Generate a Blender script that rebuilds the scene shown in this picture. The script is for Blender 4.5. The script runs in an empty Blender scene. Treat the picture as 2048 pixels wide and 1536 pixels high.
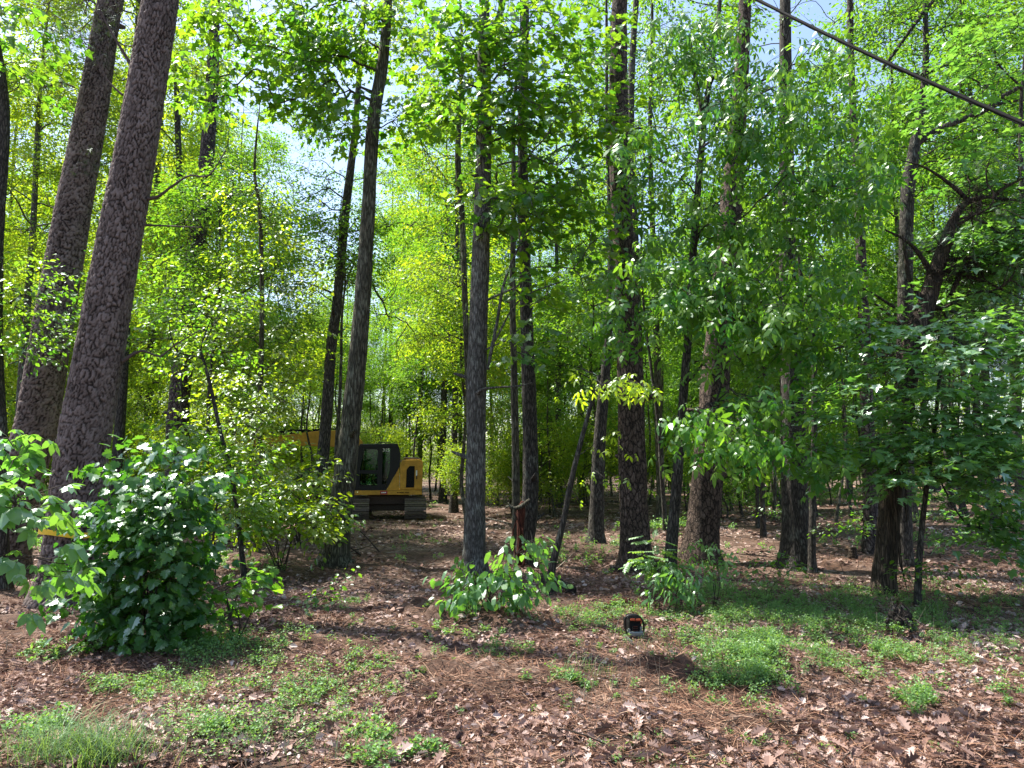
import bpy, math, numpy as np
from mathutils import Vector, Matrix
R = math.radians
sc = bpy.context.scene
COL = sc.collection

# ------------------------------------------------------------------ camera, sky, sun, exposure
CAM_Z, PITCH, F = 1.85, R(5.8), 1541.0
cd = bpy.data.cameras.new('camera'); cam = bpy.data.objects.new('camera', cd); COL.objects.link(cam)
cam.location = (0, 0, CAM_Z); cam.rotation_euler = (R(90) + PITCH, 0, 0)
cd.sensor_width = 36; cd.lens = F/2048*36; cd.clip_start = 0.05; cd.clip_end = 3000
sc.camera = cam
SUN_EL, SUN_AZ = R(60), R(-58)          # azimuth measured from +Y towards +X
SUN = Vector((math.sin(SUN_AZ)*math.cos(SUN_EL), math.cos(SUN_AZ)*math.cos(SUN_EL), math.sin(SUN_EL)))
w = bpy.data.worlds.new('World'); sc.world = w; w.use_nodes = True
nt = w.node_tree; bgn = nt.nodes['Background']; sky = nt.nodes.new('ShaderNodeTexSky')
sky.sky_type = 'NISHITA'; sky.sun_disc = False; sky.sun_elevation = SUN_EL; sky.sun_rotation = SUN_AZ
sky.air_density = 1.0; sky.dust_density = 1.5; sky.ozone_density = 1.0
nt.links.new(sky.outputs[0], bgn.inputs[0]); bgn.inputs[1].default_value = 0.12
ld = bpy.data.lights.new('sun', 'SUN'); ld.energy = 5.0; ld.angle = R(0.5); ld.color = (1.0, 0.95, 0.86)
sun = bpy.data.objects.new('sun', ld); COL.objects.link(sun); sun.location = (0, 0, 40)
sun.rotation_euler = SUN.to_track_quat('Z', 'Y').to_euler()
sc.view_settings.view_transform = 'Standard'; sc.view_settings.look = 'None'
sc.view_settings.exposure = 1.42; sc.view_settings.gamma = 1.0
cy = sc.cycles
cy.max_bounces = 10; cy.diffuse_bounces = 5; cy.glossy_bounces = 2; cy.transmission_bounces = 8; cy.transparent_max_bounces = 8
cy.caustics_reflective = False; cy.caustics_refractive = False
cy.use_denoising = True
cy.sample_clamp_indirect = 6.0

rng = np.random.default_rng(11)
def U(a, b, n=None): return rng.uniform(a, b, n)

# ------------------------------------------------------------------ pixel <-> world helpers (used to place real objects)
CP, SP = math.cos(PITCH), math.sin(PITCH)
def ray(px, py):
    x = (np.asarray(px, float)-1024)/F; u = -(np.asarray(py, float)-768)/F
    return np.stack([x, CP - u*SP, SP + u*CP], -1)
def at(px, py, Y):
    d = ray(px, py); t = np.asarray(Y, float)/d[..., 1]
    p = d*t[..., None]; p[..., 2] += CAM_Z
    return p
def scale_at(Y): return Y*1.01/F        # metres per photo pixel at depth Y

# ------------------------------------------------------------------ noise
_lat = np.random.default_rng(5).uniform(-1, 1, (256, 256))
def vnoise(x, y, f, o=0):
    x = np.asarray(x)*f + 37.3 + o*11.7; y = np.asarray(y)*f + 91.1 + o*5.3
    xi = np.floor(x).astype(int); yi = np.floor(y).astype(int); fx = x-xi; fy = y-yi
    fx = fx*fx*(3-2*fx); fy = fy*fy*(3-2*fy)
    a = _lat[xi % 256, yi % 256]; b = _lat[(xi+1) % 256, yi % 256]; c = _lat[xi % 256, (yi+1) % 256]; d = _lat[(xi+1) % 256, (yi+1) % 256]
    return (a*(1-fx)+b*fx)*(1-fy)+(c*(1-fx)+d*fx)*fy
def ridge(x, y, x0, y0, x1, y1, s, h):
    dx, dy = x1-x0, y1-y0; L = dx*dx+dy*dy
    t = np.clip(((x-x0)*dx+(y-y0)*dy)/L, 0, 1)
    d2 = (x-x0-t*dx)**2+(y-y0-t*dy)**2
    return h*np.exp(-d2/(s*s))
def ground(x, y):
    x = np.asarray(x, float); y = np.asarray(y, float)
    near = np.exp(-((np.abs(x)+np.abs(y))/45)**2)
    z = 0.05*vnoise(x, y, .35) + (0.04*vnoise(x, y, 1.3, 1) + 0.03*vnoise(x, y, 3.4, 2) + .016*vnoise(x, y, 8, 3))*near
    z = z + 0.25*vnoise(x, y, .05, 4)*np.clip((y-16)/30, 0, 1)
    lump = 1+.6*vnoise(x, y, 2.6, 6)+.7*vnoise(x, y, 7, 16)+.4*vnoise(x, y, 15, 17)
    z = z + ridge(x, y, -.9, 7.0, 2.5, 7.3, .34, .11)*lump + ridge(x, y, .3, 5.6, 2.4, 6.0, .25, .06)*lump
    z = z + ridge(x, y, -1.2, 9.8, -.1, 9.2, .4, .13)*lump + ridge(x, y, -1.9, 8.2, -.9, 8.0, .35, .09)*lump + ridge(x, y, 2.0, 4.7, 3.2, 5.0, .22, .10)*lump
    z = z - ridge(x, y, -3.2, 12, -4.2, 24, .35, .07) - ridge(x, y, -1.4, 12, -2.6, 24, .35, .07) + ridge(x, y, 4.1, 8.3, 4.4, 8.5, .2, .12)
    z = z - .05
    return z
def gpt(px, py):
    """world point where the sight line through a photo pixel meets the ground"""
    d = ray(px, py); t = CAM_Z/max(1e-4, -d[2])
    for _ in range(4):
        p = d*t; z = float(ground(p[0], p[1])); t = (CAM_Z-z)/max(1e-4, -d[2])
    p = d*t
    return np.array([p[0], p[1], float(ground(p[0], p[1]))])

# ------------------------------------------------------------------ mesh writing
def make_mesh(name, V, T=None, Q=None, mats=(), tint=None, smooth=False, mi=None):
    me = bpy.data.meshes.new(name)
    T = np.zeros((0, 3), int) if T is None or len(T) == 0 else np.asarray(T, int)
    Q = np.zeros((0, 4), int) if Q is None or len(Q) == 0 else np.asarray(Q, int)
    me.vertices.add(len(V)); me.vertices.foreach_set('co', np.ascontiguousarray(V, dtype=np.float32).ravel())
    nl = T.size+Q.size; me.loops.add(nl); me.loops.foreach_set('vertex_index', np.concatenate([T.ravel(), Q.ravel()]).astype(np.int32))
    npg = len(T)+len(Q); me.polygons.add(npg)
    tot = np.concatenate([np.full(len(T), 3), np.full(len(Q), 4)]).astype(np.int32)
    st = np.concatenate([[0], np.cumsum(tot)[:-1]]).astype(np.int32) if npg else tot
    me.polygons.foreach_set('loop_start', st); me.polygons.foreach_set('loop_total', tot)
    if mi is not None: me.polygons.foreach_set('material_index', np.asarray(mi, np.int32))
    me.polygons.foreach_set('use_smooth', np.full(npg, smooth))
    me.update(calc_edges=True)
    if tint is not None:
        a = me.attributes.new('tint', 'FLOAT', 'POINT'); a.data.foreach_set('value', np.asarray(tint, np.float32))
    for m in mats: me.materials.append(m)
    return me
def link(name, me, parent=None, loc=None):
    o = bpy.data.objects.new(name, me); COL.objects.link(o)
    if parent is not None: o.parent = parent
    if loc is not None: o.location = loc
    return o
def thing(name, label, cat, loc=(0, 0, 0), rz=0, group=None):
    o = bpy.data.objects.new(name, None); COL.objects.link(o)
    o.location = loc; o.rotation_euler = (0, 0, rz); o.empty_display_size = .2
    o['label'] = label; o['category'] = cat
    if group: o['group'] = group
    return o
def tag(o, label=None, cat=None, group=None, kind=None):
    if label: o['label'] = label
    if cat: o['category'] = cat
    if group: o['group'] = group
    if kind: o['kind'] = kind
    return o
class Geo:
    def __init__(s): s.V = []; s.T = []; s.Q = []; s.t = []; s.n = 0
    def add(s, V, T=None, Q=None, tint=None):
        V = np.asarray(V, float).reshape(-1, 3)
        if T is not None and len(T): s.T.append(np.asarray(T).reshape(-1, 3)+s.n)
        if Q is not None and len(Q): s.Q.append(np.asarray(Q).reshape(-1, 4)+s.n)
        s.V.append(V); s.t.append(np.full(len(V), .5) if tint is None else tint); s.n += len(V); return s
    def mesh(s, name, mats, smooth=False, origin=None):
        V = np.concatenate(s.V)
        if origin is not None: V = V-np.asarray(origin)
        return make_mesh(name, V, np.concatenate(s.T) if s.T else None, np.concatenate(s.Q) if s.Q else None, mats, np.concatenate(s.t), smooth)
def norm(a): return a/np.maximum(np.linalg.norm(a, axis=-1, keepdims=True), 1e-9)

def tubes(P, Rr, S=6, cap=False, wob=0):
    """P (N,K,3), Rr (N,K) -> verts, quads"""
    P = np.asarray(P, float); Rr = np.asarray(Rr, float); N, K, _ = P.shape
    t = np.empty_like(P); t[:, 1:-1] = P[:, 2:]-P[:, :-2]; t[:, 0] = P[:, 1]-P[:, 0]; t[:, -1] = P[:, -1]-P[:, -2]; t = norm(t)
    mt = norm(P[:, -1]-P[:, 0]); ref = np.where(np.abs(mt[:, 2:3]) > .8, np.array([[0., 1, 0]]), np.array([[0., 0, 1]]))[:, None, :]
    u = norm(np.cross(t, np.broadcast_to(ref, t.shape))); v = np.cross(t, u)
    a = np.arange(S)/S*2*np.pi
    rr = Rr[:, :, None]*np.ones(S)
    if wob: rr = rr*(1+wob*rng.uniform(-1, 1, rr.shape))
    V = P[:, :, None, :]+rr[..., None]*(np.cos(a)[None, None, :, None]*u[:, :, None, :]+np.sin(a)[None, None, :, None]*v[:, :, None, :])
    idx = np.arange(N*K*S).reshape(N, K, S); nx = np.roll(idx, -1, axis=2)
    Q = np.stack([idx[:, :-1], nx[:, :-1], nx[:, 1:], idx[:, 1:]], -1).reshape(-1, 4)
    V = V.reshape(-1, 3); T = None
    if cap:
        c = len(V)+np.arange(N*2); V = np.concatenate([V, P[:, 0], P[:, -1]])
        T = []
        for n in range(N):
            for k in range(S):
                T.append((idx[n, 0, (k+1) % S], idx[n, 0, k], c[n])); T.append((idx[n, -1, k], idx[n, -1, (k+1) % S], c[N+n]))
    return V, T, Q
def spline(P, n):
    """Catmull-Rom resample of rows of P (any number of columns)"""
    P = np.asarray(P, float); E = np.vstack([2*P[0]-P[1], P, 2*P[-1]-P[-2]]); m = len(P)-1
    s = np.linspace(0, m, n); i = np.clip(s.astype(int), 0, m-1); f = (s-i)[:, None]
    a, b, c, d = E[i], E[i+1], E[i+2], E[i+3]
    return .5*((2*b)+(c-a)*f+(2*a-5*b+4*c-d)*f**2+(3*b-a-3*c+d)*f**3)

# ------------------------------------------------------------------ materials
def mat(name):
    m = bpy.data.materials.new(name); m.use_nodes = True; t = m.node_tree; t.nodes.clear()
    return m, t, t.nodes, t.links
def ramp(n, pts, interp='LINEAR'):
    r = n.new('ShaderNodeValToRGB'); e = r.color_ramp; e.interpolation = interp
    while len(e.elements) < len(pts): e.elements.new(.5)
    for k, (p, c) in enumerate(pts): e.elements[k].position = p; e.elements[k].color = (*c, 1)
    return r
def leaf_mat(name, c0, c1, tr=1.0, tfac=.55, gloss=.11, rough=.42):
    """two colours spread over the leaves by their tint; thin leaf: diffuse + translucent + sheen"""
    m, t, n, l = mat(name)
    at_ = n.new('ShaderNodeAttribute'); at_.attribute_name = 'tint'
    rp = ramp(n, [(0, c0), (1, c1)]); l.new(at_.outputs['Fac'], rp.inputs[0])
    tc = n.new('ShaderNodeMix'); tc.data_type = 'RGBA'; tc.blend_type = 'MULTIPLY'; tc.inputs[0].default_value = 1
    l.new(rp.outputs[0], tc.inputs[6]); tc.inputs[7].default_value = (3.1*tr, 3.0*tr, 1.0*tr, 1)
    df = n.new('ShaderNodeBsdfDiffuse'); l.new(rp.outputs[0], df.inputs[0])
    tl = n.new('ShaderNodeBsdfTranslucent'); l.new(tc.outputs[2], tl.inputs[0])
    mx = n.new('ShaderNodeMixShader'); mx.inputs[0].default_value = tfac; l.new(df.outputs[0], mx.inputs[1]); l.new(tl.outputs[0], mx.inputs[2])
    gl = n.new('ShaderNodeBsdfGlossy'); gl.inputs['Roughness'].default_value = rough; gl.inputs[0].default_value = (.8, .9, .85, 1)
    fr = n.new('ShaderNodeFresnel'); fr.inputs[0].default_value = 1.45
    mu = n.new('ShaderNodeMath'); mu.operation = 'MULTIPLY_ADD'; mu.inputs[1].default_value = gloss; mu.inputs[2].default_value = gloss*.18; l.new(fr.outputs[0], mu.inputs[0])
    m2 = n.new('ShaderNodeMixShader'); l.new(mu.outputs[0], m2.inputs[0]); l.new(mx.outputs[0], m2.inputs[1]); l.new(gl.outputs[0], m2.inputs[2])
    o = n.new('ShaderNodeOutputMaterial'); l.new(m2.outputs[0], o.inputs[0]); return m
def bark_mat(name, kind, c_dark, c_mid, c_light, scale=14, stretch=.35, bump=.03, lichen=0.0, lcol=(.30, .33, .28)):
    m, t, n, l = mat(name)
    tc = n.new('ShaderNodeTexCoord'); mp = n.new('ShaderNodeMapping'); mp.inputs['Scale'].default_value = (1, 1, stretch)
    l.new(tc.outputs['Object'], mp.inputs[0])
    nz = n.new('ShaderNodeTexNoise'); nz.inputs['Scale'].default_value = scale*.7; nz.inputs['Detail'].default_value = 7; nz.inputs['Roughness'].default_value = .68; l.new(mp.outputs[0], nz.inputs[0])
    wv = n.new('ShaderNodeVectorMath'); wv.operation = 'SCALE'; wv.inputs['Scale'].default_value = 1.7/scale
    sb = n.new('ShaderNodeVectorMath'); sb.operation = 'SUBTRACT'; sb.inputs[1].default_value = (.5, .5, .5); l.new(nz.outputs['Color'], sb.inputs[0]); l.new(sb.outputs[0], wv.inputs[0])
    ad = n.new('ShaderNodeVectorMath'); l.new(mp.outputs[0], ad.inputs[0]); l.new(wv.outputs[0], ad.inputs[1])
    vo = n.new('ShaderNodeTexVoronoi'); vo.feature = 'DISTANCE_TO_EDGE'; vo.inputs['Scale'].default_value = scale; l.new(ad.outputs[0], vo.inputs['Vector'])
    vc = n.new('ShaderNodeTexVoronoi'); vc.feature = 'F1'; vc.inputs['Scale'].default_value = scale; l.new(ad.outputs[0], vc.inputs['Vector'])
    mr = n.new('ShaderNodeMapRange'); mr.inputs['From Max'].default_value = .16 if kind == 'plate' else .3; l.new(vo.outputs['Distance'], mr.inputs['Value'])
    vb = n.new('ShaderNodeTexVoronoi'); vb.feature = 'DISTANCE_TO_EDGE'; vb.inputs['Scale'].default_value = scale*2.6; l.new(ad.outputs[0], vb.inputs['Vector'])
    mb = n.new('ShaderNodeMapRange'); mb.inputs['From Max'].default_value = .22; mb.inputs['To Min'].default_value = .55; l.new(vb.outputs['Distance'], mb.inputs['Value'])
    mr_ = n.new('ShaderNodeMath'); mr_.operation = 'MULTIPLY'; l.new(mr.outputs[0], mr_.inputs[0]); l.new(mb.outputs[0], mr_.inputs[1]); mr = mr_
    n2 = n.new('ShaderNodeTexNoise'); n2.inputs['Scale'].default_value = scale*5; n2.inputs['Detail'].default_value = 6; n2.inputs['Roughness'].default_value = .7; l.new(mp.outputs[0], n2.inputs[0])
    cr = ramp(n, [(0, c_dark), (.45, c_mid), (1, c_light)])
    s1 = n.new('ShaderNodeSeparateColor'); l.new(vc.outputs['Color'], s1.inputs[0])
    a1 = n.new('ShaderNodeMath'); a1.operation = 'MULTIPLY_ADD'; l.new(s1.outputs[0], a1.inputs[0]); a1.inputs[1].default_value = .35
    a2 = n.new('ShaderNodeMath'); a2.operation = 'MULTIPLY'; l.new(n2.outputs[0], a2.inputs[0]); a2.inputs[1].default_value = .9
    l.new(a2.outputs[0], a1.inputs[2])
    a3 = n.new('ShaderNodeMath'); a3.operation = 'MULTIPLY'; l.new(a1.outputs[0], a3.inputs[0]); l.new(mr.outputs[0], a3.inputs[1]); l.new(a3.outputs[0], cr.inputs[0])
    col = cr.outputs[0]
    if lichen:
        n3 = n.new('ShaderNodeTexNoise'); n3.inputs['Scale'].default_value = 5; n3.inputs['Detail'].default_value = 5; n3.inputs['Roughness'].default_value = .65
        m3 = n.new('ShaderNodeMapping'); m3.inputs['Scale'].default_value = (1, 1, .6); l.new(tc.outputs['Object'], m3.inputs[0]); l.new(m3.outputs[0], n3.inputs[0])
        r3 = n.new('ShaderNodeMapRange'); r3.inputs['From Min'].default_value = .62-lichen*.25; r3.inputs['From Max'].default_value = .70-lichen*.22; l.new(n3.outputs[0], r3.inputs['Value'])
        q = n.new('ShaderNodeMath'); q.operation = 'MULTIPLY'; q.inputs[1].default_value = .75; l.new(r3.outputs[0], q.inputs[0])
        q2 = n.new('ShaderNodeMath'); q2.operation = 'MULTIPLY'; l.new(q.outputs[0], q2.inputs[0]); l.new(mr.outputs[0], q2.inputs[1])
        mm = n.new('ShaderNodeMix'); mm.data_type = 'RGBA'; l.new(q2.outputs[0], mm.inputs[0]); l.new(col, mm.inputs[6]); mm.inputs[7].default_value = (*lcol, 1); col = mm.outputs[2]
    b = n.new('ShaderNodeBsdfPrincipled'); b.inputs['Roughness'].default_value = .85; b.inputs['Specular IOR Level'].default_value = .25; l.new(col, b.inputs['Base Color'])
    h = n.new('ShaderNodeMath'); h.operation = 'MULTIPLY_ADD'; l.new(n2.outputs[0], h.inputs[0]); h.inputs[1].default_value = .35; l.new(mr.outputs[0], h.inputs[2])
    bp = n.new('ShaderNodeBump'); bp.inputs['Distance'].default_value = bump; bp.inputs['Strength'].default_value = 1; l.new(h.outputs[0], bp.inputs['Height']); l.new(bp.outputs[0], b.inputs['Normal'])
    o = n.new('ShaderNodeOutputMaterial'); l.new(b.outputs[0], o.inputs[0]); return m
def flat_mat(name, col, rough=.5, metal=0, spec=.5, var=.15, scale=6, coat=0):
    m, t, n, l = mat(name)
    tc = n.new('ShaderNodeTexCoord'); nz = n.new('ShaderNodeTexNoise'); nz.inputs['Scale'].default_value = scale; nz.inputs['Detail'].default_value = 6; nz.inputs['Roughness'].default_value = .65
    l.new(tc.outputs['Object'], nz.inputs[0])
    rp = ramp(n, [(.25, tuple(c*(1-var) for c in col)), (.75, tuple(min(1, c*(1+var)) for c in col))]); l.new(nz.outputs[0], rp.inputs[0])
    b = n.new('ShaderNodeBsdfPrincipled'); l.new(rp.outputs[0], b.inputs['Base Color']); b.inputs['Roughness'].default_value = rough; b.inputs['Metallic'].default_value = metal
    b.inputs['Specular IOR Level'].default_value = spec; b.inputs['Coat Weight'].default_value = coat
    bp = n.new('ShaderNodeBump'); bp.inputs['Distance'].default_value = .002; l.new(nz.outputs[0], bp.inputs['Height']); l.new(bp.outputs[0], b.inputs['Normal'])
    o = n.new('ShaderNodeOutputMaterial'); l.new(b.outputs[0], o.inputs[0]); return m
def tint_mat(name, pts, rough=.8, trans=.0, spec=.3):
    m, t, n, l = mat(name)
    a = n.new('ShaderNodeAttribute'); a.attribute_name = 'tint'; rp = ramp(n, pts); l.new(a.outputs['Fac'], rp.inputs[0])
    b = n.new('ShaderNodeBsdfPrincipled'); l.new(rp.outputs[0], b.inputs['Base Color']); b.inputs['Roughness'].default_value = rough; b.inputs['Specular IOR Level'].default_value = spec
    o = n.new('ShaderNodeOutputMaterial'); out = b.outputs[0]
    if trans:
        tl = n.new('ShaderNodeBsdfTranslucent'); l.new(rp.outputs[0], tl.inputs[0]); mx = n.new('ShaderNodeMixShader'); mx.inputs[0].default_value = trans
        l.new(out, mx.inputs[1]); l.new(tl.outputs[0], mx.inputs[2]); out = mx.outputs[0]
    l.new(out, o.inputs[0]); return m

M = {}
M['l_yellow'] = leaf_mat('leaf_yellow_green', (.07, .15, .018), (.19, .235, .022), 1.1)
M['l_fresh'] = leaf_mat('leaf_fresh_green', (.04, .12, .018), (.12, .195, .022), 1.05)
M['l_glow'] = leaf_mat('leaf_backlit_glow', (.16, .26, .02), (.26, .34, .03), 1.1)  # lighter yellow-green puts the backlit glow of the hickory tip into the leaf colour
M['l_mid'] = leaf_mat('leaf_mid_green', (.036, .115, .018), (.10, .175, .022), 1.08)
M['l_deep'] = leaf_mat('leaf_deep_green', (.04, .13, .024), (.10, .185, .028), 1.1, tfac=.47, gloss=.06)
M['l_maple'] = leaf_mat('leaf_maple', (.065, .18, .05), (.12, .24, .07), 1.0, tfac=.38, gloss=.2)
M['l_bush'] = leaf_mat('leaf_bush', (.022, .09, .018), (.06, .145, .026), 1.0, tfac=.42, gloss=.14, rough=.38)
M['l_buckeye'] = leaf_mat('leaf_compound', (.06, .165, .045), (.10, .205, .055), 1.0, tfac=.42, gloss=.15)
M['l_needle'] = leaf_mat('needle_grey_green', (.03, .055, .022), (.06, .09, .034), .7, tfac=.25)
M['l_herb'] = leaf_mat('herb_leaf', (.08, .18, .055), (.17, .28, .10), .9, tfac=.4, gloss=.12)
M['l_grass'] = leaf_mat('grass_blade', (.08, .15, .06), (.16, .25, .12), .7, tfac=.3, gloss=.02)
M['pine'] = bark_mat('pine_bark', 'plate', (.016, .012, .011), (.15, .115, .105), (.34, .28, .26), 11, .5, .045)
M['pine2'] = bark_mat('brown_pine_bark', 'plate', (.014, .010, .008), (.15, .105, .08), (.33, .25, .20), 15, .45, .035)
M['oak'] = bark_mat('grey_oak_bark', 'furrow', (.04, .036, .03), (.20, .187, .165), (.44, .42, .385), 30, .18, .02, .42, (.42, .44, .38))
M['dark'] = bark_mat('dark_bark', 'furrow', (.016, .014, .012), (.115, .10, .083), (.26, .23, .195), 30, .2, .018, .3, (.28, .30, .25))
M['moss'] = bark_mat('shaggy_olive_bark', 'furrow', (.025, .022, .015), (.17, .155, .11), (.36, .33, .25), 24, .14, .025, .45, (.38, .39, .30))
M['cedar'] = bark_mat('shaggy_cedar_bark', 'furrow', (.02, .015, .011), (.15, .11, .078), (.36, .28, .21), 34, .07, .03)
def plate_mat():
    m, t, n, l = mat('plated_pine_bark'); a = n.new('ShaderNodeAttribute'); a.attribute_name = 'tint'; tc = n.new('ShaderNodeTexCoord')
    nz = n.new('ShaderNodeTexNoise'); nz.inputs['Scale'].default_value = 45; nz.inputs['Detail'].default_value = 8; nz.inputs['Roughness'].default_value = .75
    mp = n.new('ShaderNodeMapping'); mp.inputs['Scale'].default_value = (1, 1, .6); l.new(tc.outputs['Object'], mp.inputs[0]); l.new(mp.outputs[0], nz.inputs[0])
    q = n.new('ShaderNodeMath'); q.operation = 'MULTIPLY_ADD'; q.inputs[1].default_value = 1.1; q.inputs[2].default_value = .4; l.new(nz.outputs[0], q.inputs[0])
    q2 = n.new('ShaderNodeMath'); q2.operation = 'MULTIPLY'; l.new(q.outputs[0], q2.inputs[0]); l.new(a.outputs['Fac'], q2.inputs[1])
    rp = ramp(n, [(0, (.013, .009, .007)), (.28, (.045, .032, .026)), (.55, (.105, .078, .067)), (1, (.24, .19, .17))]); l.new(q2.outputs[0], rp.inputs[0])
    b = n.new('ShaderNodeBsdfPrincipled'); b.inputs['Roughness'].default_value = .85; b.inputs['Specular IOR Level'].default_value = .3; l.new(rp.outputs[0], b.inputs['Base Color'])
    bp = n.new('ShaderNodeBump'); bp.inputs['Distance'].default_value = .02; l.new(nz.outputs[0], bp.inputs['Height']); l.new(bp.outputs[0], b.inputs['Normal'])
    o = n.new('ShaderNodeOutputMaterial'); l.new(b.outputs[0], o.inputs[0]); return m
M['plate'] = plate_mat()
M['twig'] = flat_mat('twig_bark', (.045, .036, .028), .9, spec=.2, var=.4, scale=30)
M['palestick'] = flat_mat('pale_dead_wood', (.24, .20, .155), .85, spec=.2, var=.4, scale=25)
M['redwood'] = bark_mat('torn_red_wood', 'furrow', (.03, .008, .005), (.14, .04, .022), (.32, .13, .075), 40, .1, .01)
M['rot'] = bark_mat('rotten_log_bark', 'furrow', (.012, .01, .008), (.07, .055, .045), (.2, .16, .13), 22, .8, .02, .3)

# ground sheet
def ground_mat():
    m, t, n, l = mat('forest_floor')
    tc = n.new('ShaderNodeTexCoord'); P = tc.outputs['Object']
    def noise(s, d=6, r=.6):
        q = n.new('ShaderNodeTexNoise'); q.inputs['Scale'].default_value = s; q.inputs['Detail'].default_value = d; q.inputs['Roughness'].default_value = r; l.new(P, q.inputs[0]); return q.outputs[0]
    vo = n.new('ShaderNodeTexVoronoi'); vo.inputs['Scale'].default_value = 16; l.new(P, vo.inputs['Vector'])
    s = n.new('ShaderNodeSeparateColor'); l.new(vo.outputs['Color'], s.inputs[0])
    leafc = ramp(n, [(0, (.05, .030, .022)), (.4, (.12, .075, .055)), (.75, (.20, .135, .105)), (1, (.33, .25, .21))]); l.new(s.outputs[0], leafc.inputs[0])
    dirt = ramp(n, [(.3, (.035, .02, .014)), (.55, (.095, .055, .038)), (.75, (.165, .10, .07))]); l.new(noise(9, 8, .7), dirt.inputs[0])
    mk = n.new('ShaderNodeMapRange'); mk.inputs['From Min'].default_value = .42; mk.inputs['From Max'].default_value = .62; l.new(noise(.9), mk.inputs['Value'])
    mx = n.new('ShaderNodeMix'); mx.data_type = 'RGBA'; l.new(mk.outputs[0], mx.inputs[0]); l.new(dirt.outputs[0], mx.inputs[6]); l.new(leafc.outputs[0], mx.inputs[7])
    gr = n.new('ShaderNodeMapRange'); gr.inputs['From Min'].default_value = .54; gr.inputs['From Max'].default_value = .66; gr.inputs['To Max'].default_value = .65; l.new(noise(.35, 8, .75), gr.inputs['Value'])
    sx = n.new('ShaderNodeSeparateXYZ'); l.new(P, sx.inputs[0])
    far = n.new('ShaderNodeMapRange'); far.inputs['From Min'].default_value = 15; far.inputs['From Max'].default_value = 32; l.new(sx.outputs[1], far.inputs['Value'])
    gf = n.new('ShaderNodeMath'); gf.operation = 'MULTIPLY'; l.new(gr.outputs[0], gf.inputs[0]); l.new(far.outputs[0], gf.inputs[1])
    m2 = n.new('ShaderNodeMix'); m2.data_type = 'RGBA'; l.new(gf.outputs[0], m2.inputs[0]); l.new(mx.outputs[2], m2.inputs[6]); m2.inputs[7].default_value = (.05, .10, .02, 1)
    b = n.new('ShaderNodeBsdfPrincipled'); b.inputs['Roughness'].default_value = .9; b.inputs['Specular IOR Level'].default_value = .2; l.new(m2.outputs[2], b.inputs['Base Color'])
    bp = n.new('ShaderNodeBump'); bp.inputs['Distance'].default_value = .04; l.new(noise(14, 9, .75), bp.inputs['Height']); l.new(bp.outputs[0], b.inputs['Normal'])
    o = n.new('ShaderNodeOutputMaterial'); l.new(b.outputs[0], o.inputs[0]); return m
M['ground'] = ground_mat()
M['path'] = flat_mat('bare_clay', (.30, .17, .10), .95, spec=.1, var=.35, scale=14)
def axis(vals): return np.unique(np.round(np.concatenate(vals), 4))
gx = axis([np.arange(-10, 10.01, .07), -10-np.geomspace(.1, 190, 60), 10+np.geomspace(.1, 190, 60)])
gy = axis([np.arange(3, 16.01, .07), 16+np.geomspace(.1, 330, 110), 3-np.geomspace(.15, 60, 30)])
GX, GY = np.meshgrid(gx, gy, indexing='ij'); GZ = ground(GX, GY)
idx = np.arange(GX.size).reshape(GX.shape)
Q = np.stack([idx[:-1, :-1], idx[1:, :-1], idx[1:, 1:], idx[:-1, 1:]], -1).reshape(-1, 4)
cx = GX.ravel()[Q].mean(1); cyy = GY.ravel()[Q].mean(1)
bare = ((cx-3.7-.25*vnoise(cx, cyy, 1.5, 8))**2/1.0+(cyy-3.9-.2*vnoise(cx, cyy, 1.2, 9))**2/.9 < 1) | ((np.abs(cx-38) < 9) & (np.abs(cyy-62) < 4))
g = link('ground', make_mesh('ground', np.stack([GX, GY, GZ], -1).reshape(-1, 3), None, Q, [M['ground'], M['path']], None, True, bare.astype(int)))
tag(g, kind='structure')

# ------------------------------------------------------------------ leaf templates: (verts, tris), stem at origin, +x along the leaf, +z up, length 1
def fan(out, cen, fold=.18, droop=.18):
    out = np.array(out, float); V = np.vstack([[cen], out]); V = np.column_stack([V, fold*np.abs(V[:, 1])-droop*V[:, 0]**2])
    n = len(out); T = [(0, 1+k, 1+(k+1) % n) for k in range(n)]
    return V, np.array(T)
def mirror(half): return half+[(x, -y) for x, y in half[::-1] if abs(y) > 1e-6]
T_DIA = (np.array([(0, 0, 0), (.45, -.27, .08), (1, 0, -.12), (.45, .27, .08)], float), np.array([(0, 1, 2), (0, 2, 3)]))
T_OVAL = fan(mirror([(0, 0), (.18, .2), (.45, .30), (.75, .2), (1, 0)]), (.5, 0))
T_MAPLE = fan(mirror([(0, 0), (-.1, .22), (.06, .30), (-.02, .5), (.24, .42), (.34, .62), (.46, .44), (.60, .50), (.62, .24), (.82, .24), (1.0, 0)]), (.32, 0), .12, .22)
T_MAPLE5 = fan(mirror([(0, 0), (-.02, .40), (.22, .32), (.45, .58), (.52, .25), (1.0, 0)]), (.3, 0), .12, .2)
T_OAK = fan(mirror([(0, 0), (.10, .07), (.18, .22), (.27, .10), (.38, .34), (.48, .14), (.60, .38), (.68, .16), (.80, .24), (.86, .10), (1, 0)]), (.5, 0), .35, -.1)
def lance(w=.17, droop=.15):
    V = np.array([(0, 0, 0), (.3, w, .03), (.7, w*.8, 0), (1, 0, 0), (.7, -w*.8, 0), (.3, -w, .03)], float)
    V[:, 2] -= droop*V[:, 0]**2
    return V, np.array([(0, 1, 5), (1, 2, 4), (1, 4, 5), (2, 3, 4)])
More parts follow.
